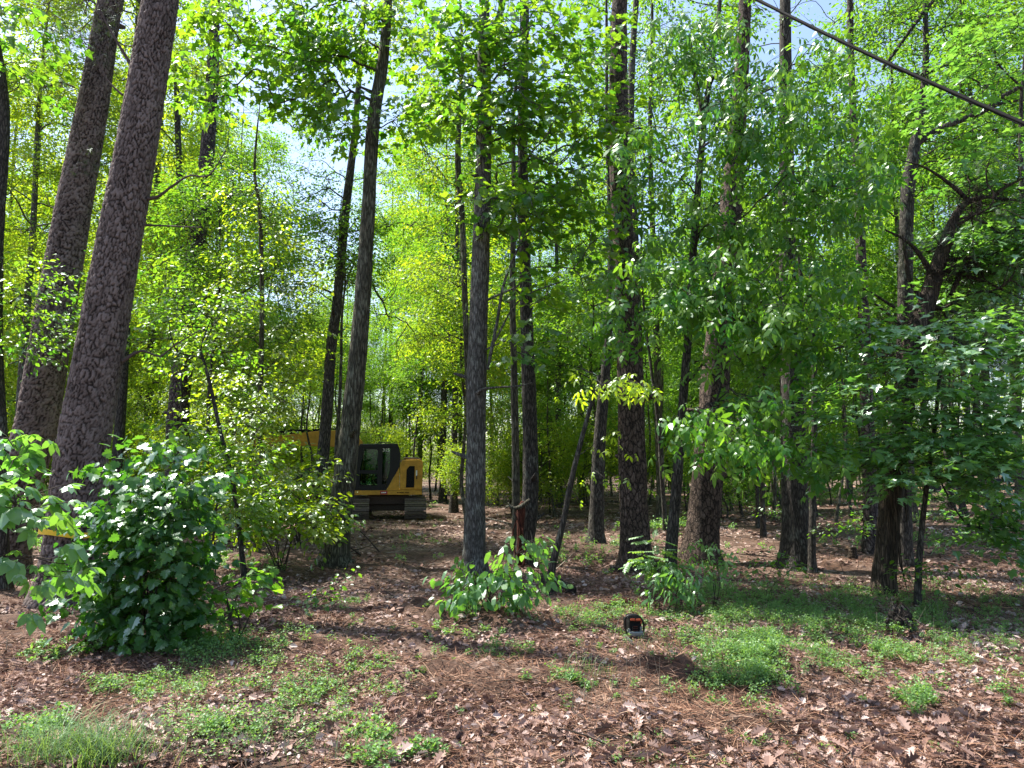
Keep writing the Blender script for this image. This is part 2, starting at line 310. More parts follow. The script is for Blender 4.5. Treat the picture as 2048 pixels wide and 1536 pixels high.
def compose(items):
    Vs, Ts, n = [], [], 0
    for (V, T), o, yaw, s, pitch in items:
        c, s_ = math.cos(yaw), math.sin(yaw); cp, sp = math.cos(pitch), math.sin(pitch)
        Q_ = V*s; Q_ = np.column_stack([Q_[:, 0]*cp+Q_[:, 2]*sp, Q_[:, 1], -Q_[:, 0]*sp+Q_[:, 2]*cp])
        Q_ = np.column_stack([Q_[:, 0]*c-Q_[:, 1]*s_, Q_[:, 0]*s_+Q_[:, 1]*c, Q_[:, 2]])+np.array(o)
        Vs.append(Q_); Ts.append(T+n); n += len(V)
    return np.concatenate(Vs), np.concatenate(Ts)
L_ = lance(.19)
T_HICK = compose([(L_, (.55, 0, -.08), 0, .48, .5), (L_, (.48, 0, -.06), 1.1, .44, .55), (L_, (.48, 0, -.06), -1.1, .44, .55), (L_, (.25, 0, 0), 1.35, .34, .6), (L_, (.25, 0, 0), -1.35, .34, .6)])
L2 = lance(.26, .25)
T_BUCK = compose([(L2, (.35, 0, 0), 0, .65, .25), (L2, (.35, 0, 0), .8, .6, .35), (L2, (.35, 0, 0), -.8, .6, .35), (L2, (.3, 0, 0), 1.6, .48, .4), (L2, (.3, 0, 0), -1.6, .48, .4)])
_o = lance(.3, .1)
T_PINN = compose([(_o, (.1+.16*k, 0, -.02*k), s*1.15, .26, .25) for k in range(5) for s in (1, -1)]+[(_o, (.85, 0, -.1), 0, .24, .3)])
_nd = (np.array([(0, -.012, 0), (0, .012, 0), (1, 0, 0)], float), np.array([(0, 1, 2)]))
T_NEED = compose([(_nd, (.05*k, 0, 0), a, .7+.1*(k % 3), p) for k, (a, p) in enumerate([(0, 0), (.5, .3), (-.5, -.2), (.9, -.4), (-.9, .4), (.3, -.6), (-.3, .7), (1.3, .1), (-1.3, -.1)])])
_nw = (np.array([(0, -.03, 0), (0, .03, 0), (1, 0, -.2)], float), np.array([(0, 1, 2)]))
T_CEDAR = compose([(_nw, (.09*k, 0, 0), s*.7, .35, .25) for k in range(9) for s in (1, -1)])

def scatter(geo, tmpl, pos, dirs, nrm, size, tint):
    """place a leaf template N times"""
    V, T = tmpl; N = len(pos); x = norm(dirs); z = norm(nrm-(nrm*x).sum(1, keepdims=True)*x); y = np.cross(z, x)
    B = np.stack([x, y, z], 1)*np.asarray(size).reshape(-1, 1, 1)
    W = pos[:, None, :]+np.einsum('vk,nkj->nvj', V, B)
    TT = (T[None]+(np.arange(N)*len(V))[:, None, None]).reshape(-1, 3)
    geo.add(W.reshape(-1, 3), TT, None, np.repeat(tint, len(V)))

# ------------------------------------------------------------------ branch skeleton: every spray point joins the nearest branch already grown
def grow(trunk, tr, att, tip_r=.004, power=.45, up=.7):
    trunk = np.asarray(trunk); nT = len(trunk); N = len(att)
    d = np.linalg.norm(att[:, None]-trunk[None], axis=2).min(1); order = np.argsort(d); att = att[order]
    X = np.vstack([trunk, att]); path = np.zeros(nT+N); par = np.full(nT+N, -1)
    for k in range(N):
        i = nT+k; D = np.linalg.norm(X[:i]-X[i], axis=1); c = D+.3*path[:i]
        c[:nT] += up*np.maximum(0, trunk[:, 2]+.35*D[:nT]-X[i, 2])
        j = int(np.argmin(c)); par[i] = j; path[i] = path[j]+D[j]
    cnt = np.ones(nT+N)
    for i in range(nT+N-1, nT-1, -1):
        if par[i] >= nT: cnt[par[i]] += cnt[i]
    return X, par, cnt, path, order
def branch_tubes(geo, X, par, cnt, nT, tr, tip_r, power, S=5, K=5, min_r=0):
    N = len(X)-nT; i = np.arange(nT, nT+N); j = par[i]
    g_ = np.where(j >= nT, par[np.maximum(j, 0)], -1)
    dv = X[i]-X[j]; L = np.linalg.norm(dv, axis=1, keepdims=True)
    tin = np.where((g_ >= 0)[:, None], norm(X[j]-X[np.maximum(g_, 0)]), norm(dv*np.array([1, 1, .6])+np.array([0, 0, .25])*L))
    m0 = tin*L*.8; m1 = dv*.9+np.array([0, 0, .06])*L
    t = np.linspace(0, 1, K)[None, :, None]
    P = (2*t**3-3*t**2+1)*X[j][:, None]+(t**3-2*t**2+t)*m0[:, None]+(-2*t**3+3*t**2)*X[i][:, None]+(t**3-t**2)*m1[:, None]
    P[:, 1:-1] += rng.normal(0, .025, (N, K-2, 3))*L[:, None]
    ri = tip_r*cnt[i]**power; rj = np.where(j >= nT, tip_r*cnt[j]**power, ri*1.25); rj = np.minimum(rj, ri*1.6)
    rad = ri[:, None]+(rj-ri)[:, None]*(1-np.linspace(0, 1, K))[None]
    keep = rj > min_r
    V, T, Q_ = tubes(P[keep], rad[keep], S); geo.add(V, None, Q_)
    return norm(dv)
def sprays(lg, tg, base, outd, kind):
    """leafy twigs. kind: dict(n leaves, L length, W width, tmpl, size, droop, flat)"""
    N = len(base); n = kind['n']; L = kind['L']*U(.7, 1.25, N)
    out = outd.copy(); out[:, 2] *= .4; out = norm(out+rng.normal(0, .45, out.shape)*np.array([1, 1, .35])); out[:, 2] -= kind.get('sag', 0); out = norm(out)
    side = norm(np.cross(out, np.array([0, 0, 1.]))+1e-6)
    t = (np.arange(n)[None]+U(0, 1, (N, n)))/n
    sgn = np.where(np.arange(n) % 2, 1, -1)[None]
    wv = kind['W']*U(.1, 1, (N, n))*sgn
    P = base[:, None]+out[:, None]*(t*L[:, None])[..., None]+side[:, None]*wv[..., None]
    P = P+rng.normal(0, kind.get('j', .04), P.shape); P[..., 2] -= kind.get('sag', 0)*.5*(t*L[:, None])**2
    d = out[:, None]*.55+side[:, None]*(sgn*U(.3, 1.1, (N, n)))[..., None]+rng.normal(0, .25, P.shape); d[..., 2] -= kind['droop']*U(.5, 1.5, (N, n))
    nr = np.array([0, 0, 1.])+rng.normal(0, kind['tilt'], P.shape)
    sz = kind['size']*U(.5, 1.28, (N, n)); ti = np.clip(.5+.22*rng.normal(0, 1, (N, 1))+.2*rng.normal(0, 1, (N, n)), 0, 1)
    P, d, nr, sz, ti = P.reshape(-1, 3), d.reshape(-1, 3), nr.reshape(-1, 3), sz.ravel(), ti.ravel()
    scatter(lg, kind['tmpl'], P, d, nr, sz, ti)
    if tg is not None:
        e = base+out*L[:, None]*.9; e[:, 2] -= kind.get('sag', 0)*.5*L**2
        mid = (base+e)/2+rng.normal(0, .01, e.shape)
        V, T, Q_ = tubes(np.stack([base, mid, e], 1), np.tile([[.004, .003, .0015]], (N, 1))*kind.get('tw', 1), 3); tg.add(V, None, Q_)
KD = dict(
    maple=dict(n=12, L=.55, W=.18, tmpl=T_MAPLE, size=.125, droop=.35, tilt=.38),
    maplef=dict(n=16, L=.6, W=.24, tmpl=T_MAPLE5, size=.11, droop=.15, tilt=.25, j=.025),
    oakish=dict(n=14, L=.6, W=.2, tmpl=T_MAPLE5, size=.15, droop=.5, tilt=.5),
    hick=dict(n=5, L=.5, W=.1, tmpl=T_HICK, size=.30, droop=.75, tilt=.35, sag=.25),
    buck=dict(n=4, L=.35, W=.08, tmpl=T_BUCK, size=.25, droop=.5, tilt=.35),
    oval=dict(n=16, L=.55, W=.18, tmpl=T_OVAL, size=.09, droop=.3, tilt=.4),
    small=dict(n=22, L=.6, W=.22, tmpl=T_DIA, size=.085, droop=.3, tilt=.4),
    needle=dict(n=14, L=.45, W=.10, tmpl=T_NEED, size=.14, droop=.1, tilt=.8),
    cedar=dict(n=9, L=.5, W=.14, tmpl=T_CEDAR, size=.2, droop=1.0, tilt=.6, sag=.4),
)
def ellipsoid(c, r, n, shell=.25):
    d = norm(rng.normal(0, 1, (n, 3))); q = U(shell**3, 1, n)**(1/3); return np.asarray(c)+d*q[:, None]*np.asarray(r)

# ------------------------------------------------------------------ generic tree things
def hero_trunk(pts, Y, base_py=None, top_h=None, lean_y=0.0, n=60, Yb=None):
    """pts: (px, py, width px) from base up, all standing at depth Y"""
    pts = [(p[0], p[1], p[2]) for p in pts]; s = scale_at(Y)
    P = np.array([at(p[0], p[1], Y) for p in pts]); rad = np.array([p[2]*s/2 for p in pts])
    gz = float(ground(P[0, 0], P[0, 1]))
    if P[0, 2] > gz+.02:
        dz = P[1]-P[0]; q = P[0]+dz*((gz-P[0, 2])/max(dz[2], .3)*.6); q[2] = gz; P = np.vstack([q, P]); rad = np.concatenate([[rad[0]*1.05], rad])
    P[0, 2] = gz-.06
    if top_h and P[-1, 2] < top_h:
        d = norm(P[-1]-P[-2]); d = norm(d*np.array([.6, .6, 1])); k = 3; H = top_h-P[-1, 2]
        for a in range(1, k+1):
            q = P[-1]+d*H/k/max(d[2], .3)+np.append(rng.normal(0, .08, 2), 0); P = np.vstack([P, q]); rad = np.append(rad, rad[-1]*(.72 if a < k else .25))
    A = spline(np.column_stack([P, rad]), n); A[:, 3] = np.maximum(A[:, 3], .004)
    return A[:, :3], A[:, 3]
def trunk_geo(geo, P, rad, S=20, flare=.5, rough=.05):
    z = P[:, 2]-P[0, 2]; rr = rad*(1+flare*np.exp(-z/.28))
    V, T, Q_ = tubes(P[None], rr[None], S); a = np.tile(np.arange(S)/S*2*np.pi, len(P)); zz = np.repeat(P[:, 2], S); C_ = np.repeat(P, S, axis=0); rv = V-C_
    lobe = 1+rough*vnoise(np.cos(a)*3+zz*.5, np.sin(a)*3+zz*2.3, 1.2, 3)+rough*.7*vnoise(np.cos(a)*4+zz*5, np.sin(a)*4+zz*4, 1.2, 8)+rough*1.2*vnoise(a*2, zz*.8, 1.1, 5)+.16*np.exp(-(zz-P[0, 2])/.2)*np.cos(a*5+1.0)
    geo.add(C_+rv*lobe[:, None], None, Q_)
def cells(u, v, nu, seed):
    """jittered-cell noise, wraps in u every nu cells: F1, F2-F1, cell random"""
    r_ = np.random.default_rng(seed); J = r_.uniform(0, 1, (nu, 512, 3)); ui = np.floor(u).astype(int); vi = np.floor(v).astype(int)
    best = np.full(u.shape, 9.); sec = np.full(u.shape, 9.); cid = np.zeros(u.shape)
    for a in (-1, 0, 1):
        for b in (-1, 0, 1):
            q = J[(ui+a) % nu, (vi+b) % 512]; d = np.hypot(ui+a+q[..., 0]-u, (vi+b+q[..., 1]-v)); c = d < best
            sec = np.where(c, best, np.minimum(sec, d)); cid = np.where(c, q[..., 2], cid); best = np.where(c, d, best)
    return best, sec-best, cid
def plated_trunk(geo, P, rad, S, pw=.062, ph=.105, zhi=11.5, dz=.022, deep=.02):
    z = P[:, 2]; zz = np.concatenate([np.arange(z[0], zhi, dz), np.linspace(zhi, z[-1], 20)]); A = np.stack([np.interp(zz, z, c) for c in (P[:, 0], P[:, 1], z, rad)], 1)
    h = A[:, 2]-A[0, 2]; A[:, 3] = (A[:, 3]*.93-.004)*(1+.45*np.exp(-h/.25))
    V, T, Q_ = tubes(A[None, :, :3], A[None, :, 3], S); K = len(A); C_ = np.repeat(A[:, :3], S, axis=0); rv = norm(V-C_); th = np.tile(np.arange(S)/S, K); hh = np.repeat(h, S); R_ = np.repeat(A[:, 3], S)
    nu = int(round(2*math.pi*rad[len(rad)//3]/pw)); a6 = th*2*np.pi
    wx = .32*vnoise(np.cos(a6)*1.2+hh*3, np.sin(a6)*1.2+hh*5, 2.2, 1)+.18*vnoise(np.cos(a6)*4+hh*14, np.sin(a6)*4+hh*9, 1.6, 2); wy = .35*vnoise(np.cos(a6)*1.3-hh*4, np.sin(a6)*1.3+hh*4, 2.1, 3)
    f1, e, cid = cells(th*nu+wx+64, hh/ph+wy+3, nu, 7); f1b, eb, cb = cells(th*nu*3+wx*2+64, hh/ph*2.6+wy*2+9, nu*3, 8)
    fade = np.clip(.9+.5*vnoise(np.cos(a6)*2.5+hh*2, np.sin(a6)*2.5+hh*3, 1.7, 12), .5, 1); crack = 1-(1-np.clip((e-.03)/.17, 0, 1))*fade; fl = np.clip(eb/.25, 0, 1); lobe = .05*np.cos(a6*5+1)*np.exp(-hh/.25)+.012*vnoise(np.cos(a6)+hh*.4, np.sin(a6)+hh*.5, 2.2, 9)
    d = deep*(crack-.6)+.006*fl*crack+.010*(cid-.5)*crack+R_*lobe
    geo.add(C_+rv*(R_+d)[:, None], None, Q_, np.clip(crack*(.5+.3*cid+.2*fl)+.08*vnoise(a6*1.5, hh*.5, 1.1, 19)+.1*vnoise(a6*2, hh*1.5, 1.5, 6), 0, 1))
def tree(name, label, P, rad, bark, att=None, leaf=None, kind=None, cat='tree', group=None, tip=.004, power=.45, S=20, twigs=True, extra=None, brS=5, up=.7, flare=.55, knots=0):
    base = np.array([P[0, 0], P[0, 1], float(ground(P[0, 0], P[0, 1]))])
    t = thing(name, label, cat, base, 0, group)
    tg = Geo(); (plated_trunk(tg, P, rad, 132 if S > 25 else 96) if bark == 'plate' else trunk_geo(tg, P, rad, S, flare))
    for _ in range(knots):                                           # broken branch stubs
        k = rng.integers(len(P)//8, len(P)*6//10); a = U(0, 6.28); d = np.array([math.cos(a), math.sin(a), U(.1, .7)]); r0 = rad[k]*.25; Ls = U(.08, .35)
        V, T, Q_ = tubes(np.stack([P[k], P[k]+d*(rad[k]+Ls*.5), P[k]+d*(rad[k]+Ls)])[None], [[r0*1.5, r0*.8, r0*.5]], 6, True); tg.add(V, T, Q_)
    if extra is not None: extra(tg)
    if att is not None and len(att):
        lg = Geo(); bg_ = tg; sel = slice(1, None, 1); tn = P[sel]; nT = len(tn)
        X, par, cnt, path, order = grow(tn, rad[sel], att, tip, power, up)
        dv = branch_tubes(bg_, X, par, cnt, nT, rad[sel], tip, power, brS)
        kd = KD[kind] if isinstance(kind, str) else kind
        sprays(lg, bg_ if twigs else None, X[nT:], dv, kd)
        link('crown', lg.mesh('crown', [M[leaf]], False, base), t)
    link('trunk', tg.mesh('trunk', [M[bark]], True, base), t)
    return t
def clusters(Y, lst, dY=1.2):
    """lst of (px, py, rx px, ry px, n sprays[, Y]) -> points in space"""
    out = []
    for c in lst:
        y = c[5] if len(c) > 5 else Y; s = scale_at(y)
        out.append(ellipsoid(at(c[0], c[1], y), (c[2]*s, dY, c[3]*s), c[4], .1))
    return np.concatenate(out)
def canopy(P, n, r=2.6, h0=None, h1=None):
    h0 = h0 if h0 is not None else P[-1, 2]-8; h1 = h1 or P[-1, 2]+.8
    c = P[-1].copy(); c[2] = (h0+h1)/2
    return ellipsoid(c, (r, r, (h1-h0)/2), n, .3)
# ------------------------------------------------------------------ the named trees
def limb(pts, Y, n=40, S=9):
    """a big visible limb drawn through photo points, at depth Y or its own depth per point"""
    P_ = np.array([at(p[0], p[1], p[3] if len(p) > 3 else Y) for p in pts]); rr = np.array([p[2]*scale_at(Y)/2 for p in pts])
    A = spline(np.column_stack([P_, rr]), n); V, T_, Q_ = tubes(A[None, :, :3], np.maximum(A[None, :, 3], .003), S, False, .16)
    return lambda geo: geo.add(V, T_, Q_)
def limbs(Y, *L): 
    fs = [limb(l, Y) for l in L]
    def f(geo):
        for q in fs: q(geo)
    return f
def T(pts, Y, top=18, n=70): return hero_trunk(pts, Y, top_h=top, n=n)

P, r = T([(132, 1190, 112), (150, 1050, 108), (165, 900, 101), (200, 700, 95), (235, 500, 88), (272, 300, 82), (305, 100, 76), (321, 0, 72)], 11, 19, 110)
pine_big = (P, r)
tree('pine_tree', 'big leaning pine nearest the camera at left, plated bark, yellow ribbon round its base', P, r, 'plate',
     np.vstack([canopy(P, 22, 3.2, 15, 20)]), 'l_needle', 'needle', 'pine tree', tip=.006, S=28, extra=lambda g: [limb(q, 11)(g) for q in ([(296, 398, 9), (318, 392, 6), (345, 372, 5), (378, 352, 4), (418, 350, 3), (452, 300, 2)], [(245, 722, 9), (282, 702, 5), (320, 712, 4), (350, 690, 3), (400, 660, 2)], [(262, 130, 8), (232, 80, 5), (205, 30, 3), (190, -20, 2)], [(290, 450, 5), (340, 452, 3), (400, 455, 2)], [(245, 190, 5), (215, 160, 3), (190, 110, 2)])])
P, r = T([(30, 1010, 84), (72, 850, 80), (108, 640, 75), (150, 400, 70), (188, 200, 60), (215, 30, 50), (222, 0, 50)], 13.5, 19, 100)
dead = clusters(13.5, [(150, 40, 80, 50, 50), (90, 150, 50, 40, 20), (190, 110, 60, 50, 34), (260, 60, 50, 40, 20), (180, 220, 40, 30, 10), (200, 340, 30, 30, 8)], .8)
tree('pine_tree', 'second leaning pine just behind and left of the ribbon pine, needle sprays near its top', P, r, 'plate',
     np.vstack([canopy(P, 22, 3, 14, 19), dead]), 'l_needle', 'needle', 'pine tree', tip=.004, S=24, knots=2)
P, r = T([(352, 1000, 42), (356, 830, 39), (383, 560, 36), (410, 350, 31), (425, 150, 25), (430, 0, 20)], 22, 20)
tree('pine_tree', 'straight grey pine standing farther back, right of the two big leaning pines', P, r, 'pine',
     np.vstack([canopy(P, 60, 3, 12, 20), clusters(22, [(470, 180, 60, 70, 16), (610, 240, 60, 50, 16), (420, 60, 70, 60, 16)])]), 'l_needle', 'needle', 'pine tree', tip=.006, knots=6)
P, r = T([(372, 860, 15), (366, 560, 14), (357, 300, 13), (352, 150, 10)], 24, 15)
tree('slim_tree', 'slim dark trunk close beside the straight grey pine, on its left', P, r, 'dark', canopy(P, 70, 2.2, 7, 15), 'l_fresh', 'small', S=10)
P, r = T([(2, 900, 26), (-8, 700, 24), (-6, 480, 24), (4, 330, 24), (6, 200, 22), (-12, 60, 20)], 12, 13)
tree('slim_tree', 'dark curved trunk cut by the left edge of the view', P, r, 'dark',
     np.vstack([clusters(12, [(20, 60, 70, 60, 22), (40, 150, 50, 40, 8)])]), 'l_mid', 'oakish', S=14)
P, r = T([(668, 1112, 52), (690, 950, 43), (712, 750, 36), (725, 600, 33), (735, 450, 29), (746, 250, 26), (766, 120, 23), (776, 0, 18)], 15.2, 15, 90)
tree('oak_tree', 'leaning slender trunk with olive shaggy bark, directly in front of the excavator', P, r, 'moss',
     np.vstack([canopy(P, 26, 2.4, 11, 15), clusters(15.2, [(690, 60, 100, 80, 70), (640, 190, 70, 70, 44), (480, 60, 90, 60, 50), (420, 170, 60, 60, 24), (740, 250, 40, 60, 12), (800, 60, 60, 60, 26), (600, 60, 80, 70, 36), (800, 230, 50, 50, 12), (560, 160, 60, 60, 20)])]), 'l_fresh', 'oakish', S=18, knots=4)
P, r = T([(636, 1010, 26), (652, 850, 23), (662, 700, 21), (675, 600, 20), (690, 430, 18), (708, 280, 14), (722, 100, 11)], 19, 16, 80)
tree('oak_tree', 'thin dark trunk left of the leaning olive one, crossing the yellow boom', P, r, 'dark',
     np.vstack([canopy(P, 60, 2.6, 8, 16), clusters(19, [(620, 380, 70, 70, 70), (590, 560, 60, 60, 40), (640, 250, 60, 60, 50), (680, 480, 60, 60, 30), (770, 330, 30, 50, 16), (790, 600, 60, 60, 44, 22), (830, 480, 40, 40, 26, 22), (830, 700, 50, 50, 24, 24), (760, 450, 40, 40, 16)])]), 'l_fresh', 'small', S=12, knots=3)
def fork(pts, Y):
    P_, r_ = hero_trunk(pts, Y, top_h=None, n=24); return P_, r_
P, r = T([(948, 1140, 44), (950, 1000, 40), (952, 900, 38), (955, 700, 38), (962, 500, 36), (968, 300, 31), (968, 150, 27), (968, 0, 21)], 13.2, 15, 90)
tree('oak_tree', 'upright trunk with pale lichened bark at the centre, behind the low leafy sapling', P, r, 'oak',
     np.vstack([canopy(P, 24, 2.6, 11, 15), clusters(13.0, [(1080, 90, 170, 100, 76), (1120, 260, 150, 120, 76, 12.6), (1040, 400, 90, 70, 30), (1130, 440, 130, 80, 50, 12.6), (1110, 570, 100, 60, 22), (965, 230, 50, 70, 20, 12.4), (970, 420, 40, 40, 10, 12.4), (1050, 690, 60, 40, 10, 12.6), (890, 200, 60, 70, 26), (930, 60, 70, 60, 34), (1010, 200, 80, 90, 40)], .9)]),
     'l_fresh', 'maple', S=20, knots=6, tip=.0045,
     extra=limbs(13.2, [(968, 105, 16), (985, 60, 14), (1001, 20, 12), (1004, -60, 9)], [(950, 790, 9, 13.1), (965, 779, 6, 12.9), (990, 775, 4, 12.7), (1035, 772, 3, 12.5), (1065, 765, 2, 12.4)],
                 [(975, 740, 7, 13), (995, 640, 6, 12.9), (1010, 560, 5, 12.8), (1050, 470, 3, 12.7), (1090, 420, 2, 12.5)], [(985, 690, 4, 13), (1040, 600, 3, 12.7), (1130, 560, 2, 12.5)]))
P, r = T([(944, 1010, 13), (936, 760, 12), (930, 600, 12), (925, 450, 12), (916, 330, 12), (918, 240, 10)], 17, 14, 60)
tree('slim_tree', 'slim mottled stem close behind the pale centre trunk, just left of it', P, r, 'moss', np.vstack([canopy(P, 50, 2.2, 8, 14), clusters(17, [(890, 420, 50, 60, 34), (860, 300, 50, 50, 30), (850, 130, 60, 60, 44), (880, 560, 50, 50, 30), (820, 50, 60, 40, 34), (870, 680, 40, 40, 14)])]), 'l_yellow', 'small', S=10)
P, r = T([(1050, 1092, 34), (1060, 1000, 32), (1060, 850, 29), (1052, 600, 25), (1047, 400, 22), (1045, 250, 20), (1050, 0, 16)], 14.6, 16, 80)
tree('oak_tree', 'grey furrowed trunk right of the pale centre trunk, with torn red wood at its foot', P, r, 'dark',
     np.vstack([canopy(P, 60, 2.6, 9, 16)]), 'l_fresh', 'small', S=18, knots=5)
P, r = T([(1032, 1060, 16), (1031, 900, 15), (1027, 700, 13), (1025, 560, 12), (1028, 400, 10)], 15.6, 13, 60)
tree('slim_tree', 'thin crooked stem pressed against the left side of the grey furrowed trunk', P, r, 'moss', np.vstack([canopy(P, 60, 1.8, 6, 13)]), 'l_yellow', 'small', S=10, knots=4)
P, r = T([(1273, 1130, 60), (1266, 1000, 55), (1263, 850, 52), (1262, 750, 49), (1250, 550, 44), (1243, 400, 42), (1237, 200, 38), (1237, 50, 34), (1239, 0, 32)], 13.8, 20, 100)
tree('pine_tree', 'tall straight brown pine right of centre, bright seedlings at its foot', P, r, 'pine2', np.vstack([canopy(P, 22, 3, 14, 20)]), 'l_needle', 'needle', 'pine tree', tip=.006, S=26, knots=2)
P, r = T([(1192, 1062, 30), (1198, 900, 25), (1210, 760, 20), (1218, 640, 16), (1222, 480, 12)], 18, 15, 60)
tree('oak_tree', 'leaning mid-sized trunk in shade, left of the straight brown pine', P, r, 'dark', np.vstack([canopy(P, 70, 2.6, 7, 15)]), 'l_fresh', 'small', S=12)
P, r = T([(1283, 1010, 16), (1278, 700, 15), (1268, 420, 14), (1262, 200, 14), (1272, 0, 12)], 21, 18, 60)
tree('slim_tree', 'thin trunk showing just right of the straight brown pine', P, r, 'dark', np.vstack([canopy(P, 70, 2.4, 10, 18)]), 'l_fresh', 'small', S=10)
# hickory in front: slender forked trunk, drooping compound leaves
P, r = T([(1343, 1090, 24), (1355, 950, 20), (1368, 780, 17), (1378, 650, 16), (1388, 480, 15), (1403, 300, 14), (1408, 240, 13), (1425, 120, 10), (1440, 0, 8)], 12, 11.5, 80)
tree('hickory_tree', 'slender forked tree hung with drooping leaflets, between the brown pine and the dark ribbed trunk', P, r, 'dark',
     clusters(11.4, [(1400, 100, 110, 80, 60), (1500, 230, 130, 90, 70, 10.6), (1610, 180, 100, 110, 60), (1650, 370, 110, 90, 55, 10.4), (1520, 430, 140, 80, 55), (1400, 470, 80, 90, 28), (1360, 580, 110, 70, 40, 10.8),
                     (1500, 620, 130, 70, 45, 10.2), (1270, 520, 50, 60, 12, 11), (1610, 680, 80, 80, 30, 10.2), (1440, 730, 90, 50, 16), (1400, 850, 90, 45, 26, 9.6), (1480, 880, 60, 40, 12, 9.8), (1570, 890, 60, 50, 14, 10), (1620, 560, 90, 70, 26), (1340, 330, 60, 80, 22), (1700, 260, 60, 100, 26), (1255, 620, 50, 60, 20, 10.8), (1460, 300, 50, 80, 20, 10.6), (1440, 560, 50, 60, 18, 10.4), (1590, 560, 50, 80, 20, 10.4), (1250, 330, 40, 50, 12, 11), (1480, 800, 70, 40, 16, 10)], .8),
     'l_deep', 'hick', tip=.0028, power=.42, S=12, extra=limbs(12, [(1406, 240, 11), (1398, 190, 9), (1388, 140, 7), (1380, 70, 5)], [(1408, 235, 8, 12), (1440, 205, 6, 11.6), (1500, 170, 4, 11), (1560, 150, 3, 10.8)]))
P, r = T([(1402, 1100, 66), (1410, 1000, 62), (1425, 850, 58), (1440, 650, 50), (1460, 450, 44), (1470, 300, 38), (1480, 180, 31), (1490, 0, 25)], 15.2, 19, 90)
tree('oak_tree', 'thick dark ribbed trunk leaning right, behind the hanging hickory leaves', P, r, 'pine2', np.vstack([canopy(P, 80, 3, 10, 19)]), 'l_mid', 'small', S=22, knots=6)
P, r = T([(1592, 1132, 56), (1589, 1000, 50), (1587, 900, 47), (1583, 700, 41), (1577, 600, 37), (1572, 250, 27), (1570, 0, 22)], 14.4, 18, 90)
tree('oak_tree', 'black upright trunk in deep shade, between the ribbed trunk and the shaggy cedar', P, r, 'dark', np.vstack([canopy(P, 80, 3, 9, 18), clusters(13, [(1590, 480, 70, 110, 18), (1600, 300, 60, 90, 14)])]), 'l_deep', 'oval', S=22, knots=2)
P, r = T([(1624, 1075, 14), (1628, 900, 12), (1629, 760, 11), (1624, 620, 9), (1622, 560, 8)], 14, 9, 50)
tree('slim_tree', 'thin forked sapling stem hugging the right side of the black upright trunk', P, r, 'dark', clusters(14, [(1620, 450, 80, 100, 40), (1680, 600, 60, 80, 24), (1700, 780, 50, 60, 14)]), 'l_mid', 'oval', S=10,
     extra=limbs(14, [(1626, 620, 8), (1605, 560, 6), (1595, 500, 4)], [(1629, 730, 7), (1665, 700, 5), (1705, 690, 3)]))
P, r = T([(1742, 1082, 28), (1737, 900, 25), (1733, 780, 24), (1724, 550, 20), (1715, 350, 17), (1705, 200, 14), (1700, 0, 12)], 17, 17, 70)
tree('pine_tree', 'mid-sized plated trunk left of the shaggy cedar, a little farther back', P, r, 'pine', np.vstack([canopy(P, 70, 3, 9, 17), clusters(17, [(1740, 330, 70, 80, 18)])]), 'l_mid', 'small', 'pine tree', S=16)
P, r = T([(1766, 1195, 46), (1772, 1100, 41), (1782, 1000, 41), (1800, 850, 40), (1826, 700, 40), (1850, 620, 36), (1876, 530, 29), (1905, 445, 20)], 11.2, None, 80)
cl = clusters(11.2, [(1990, 440, 80, 50, 26), (1950, 350, 50, 30, 10), (1960, 620, 90, 40, 34), (1980, 670, 80, 60, 50, 10.6), (1930, 730, 60, 50, 20), (2010, 560, 70, 50, 26), (1980, 480, 70, 26, 18), (1850, 480, 40, 40, 8)], .9)
def cedar_extra(geo):
    for l in ([(1905, 445, 18), (1922, 415, 15), (1945, 400, 11), (1980, 396, 8), (2040, 402, 4)], [(1935, 400, 10), (1905, 372, 8), (1850, 335, 4), (1800, 320, 2)], [(1985, 395, 8), (2010, 375, 6), (2060, 350, 3)],
              [(1868, 555, 14), (1840, 510, 9), (1810, 480, 6), (1760, 455, 3)], [(1880, 520, 10), (1950, 515, 7), (2040, 498, 4)], [(1850, 665, 12), (1900, 650, 8), (1960, 642, 6), (2040, 650, 4)],
              [(1845, 600, 10), (1820, 560, 9), (1812, 520, 7), (1806, 470, 5)], [(1800, 880, 7), (1870, 850, 5), (1960, 845, 3)], [(1790, 615, 6), (1750, 590, 5), (1715, 570, 3)], [(1902, 590, 10), (1925, 540, 9), (1950, 525, 6), (1970, 560, 3)],
              [(1835, 690, 8), (1790, 640, 6), (1740, 600, 3)], [(1880, 540, 8), (1960, 560, 6), (2050, 600, 3)]):
        limb(l, 11.2)(geo)
    for k in range(1100):                                             # dead twig thatch hanging on the crooks
        c = [(1950, 398), (1935, 530), (1885, 545), (1830, 640), (1790, 720)][rng.integers(5)]; q = at(c[0]+rng.normal(0, 30), c[1]+rng.normal(0, 18), 11.2+rng.normal(0, .14))
        e = q+rng.normal(0, U(.05, .16), 3)*np.array([1.8, 1, 1])+np.array([0, 0, -.05]); V, T_, Q_ = tubes(np.stack([q, (q+e)/2+rng.normal(0, .02, 3), e])[None], [[.006, .0045, .002]], 3); geo.add(V, None, Q_)
    for k in range(26):                                              # bark strips peeling off
        i = rng.integers(2, 60); a = U(0, 6.28); o_ = np.array([math.cos(a), math.sin(a), 0])*r[i]*1.03; ln = U(.3, .9); q = P[i]+o_
        V, T_, Q_ = tubes(np.stack([q, q+np.array([0, 0, -ln*.5])+o_*.08, q+np.array([0, 0, -ln])+o_*U(.1, .5)])[None], [[.012, .011, .004]], 4); geo.add(V, None, Q_)
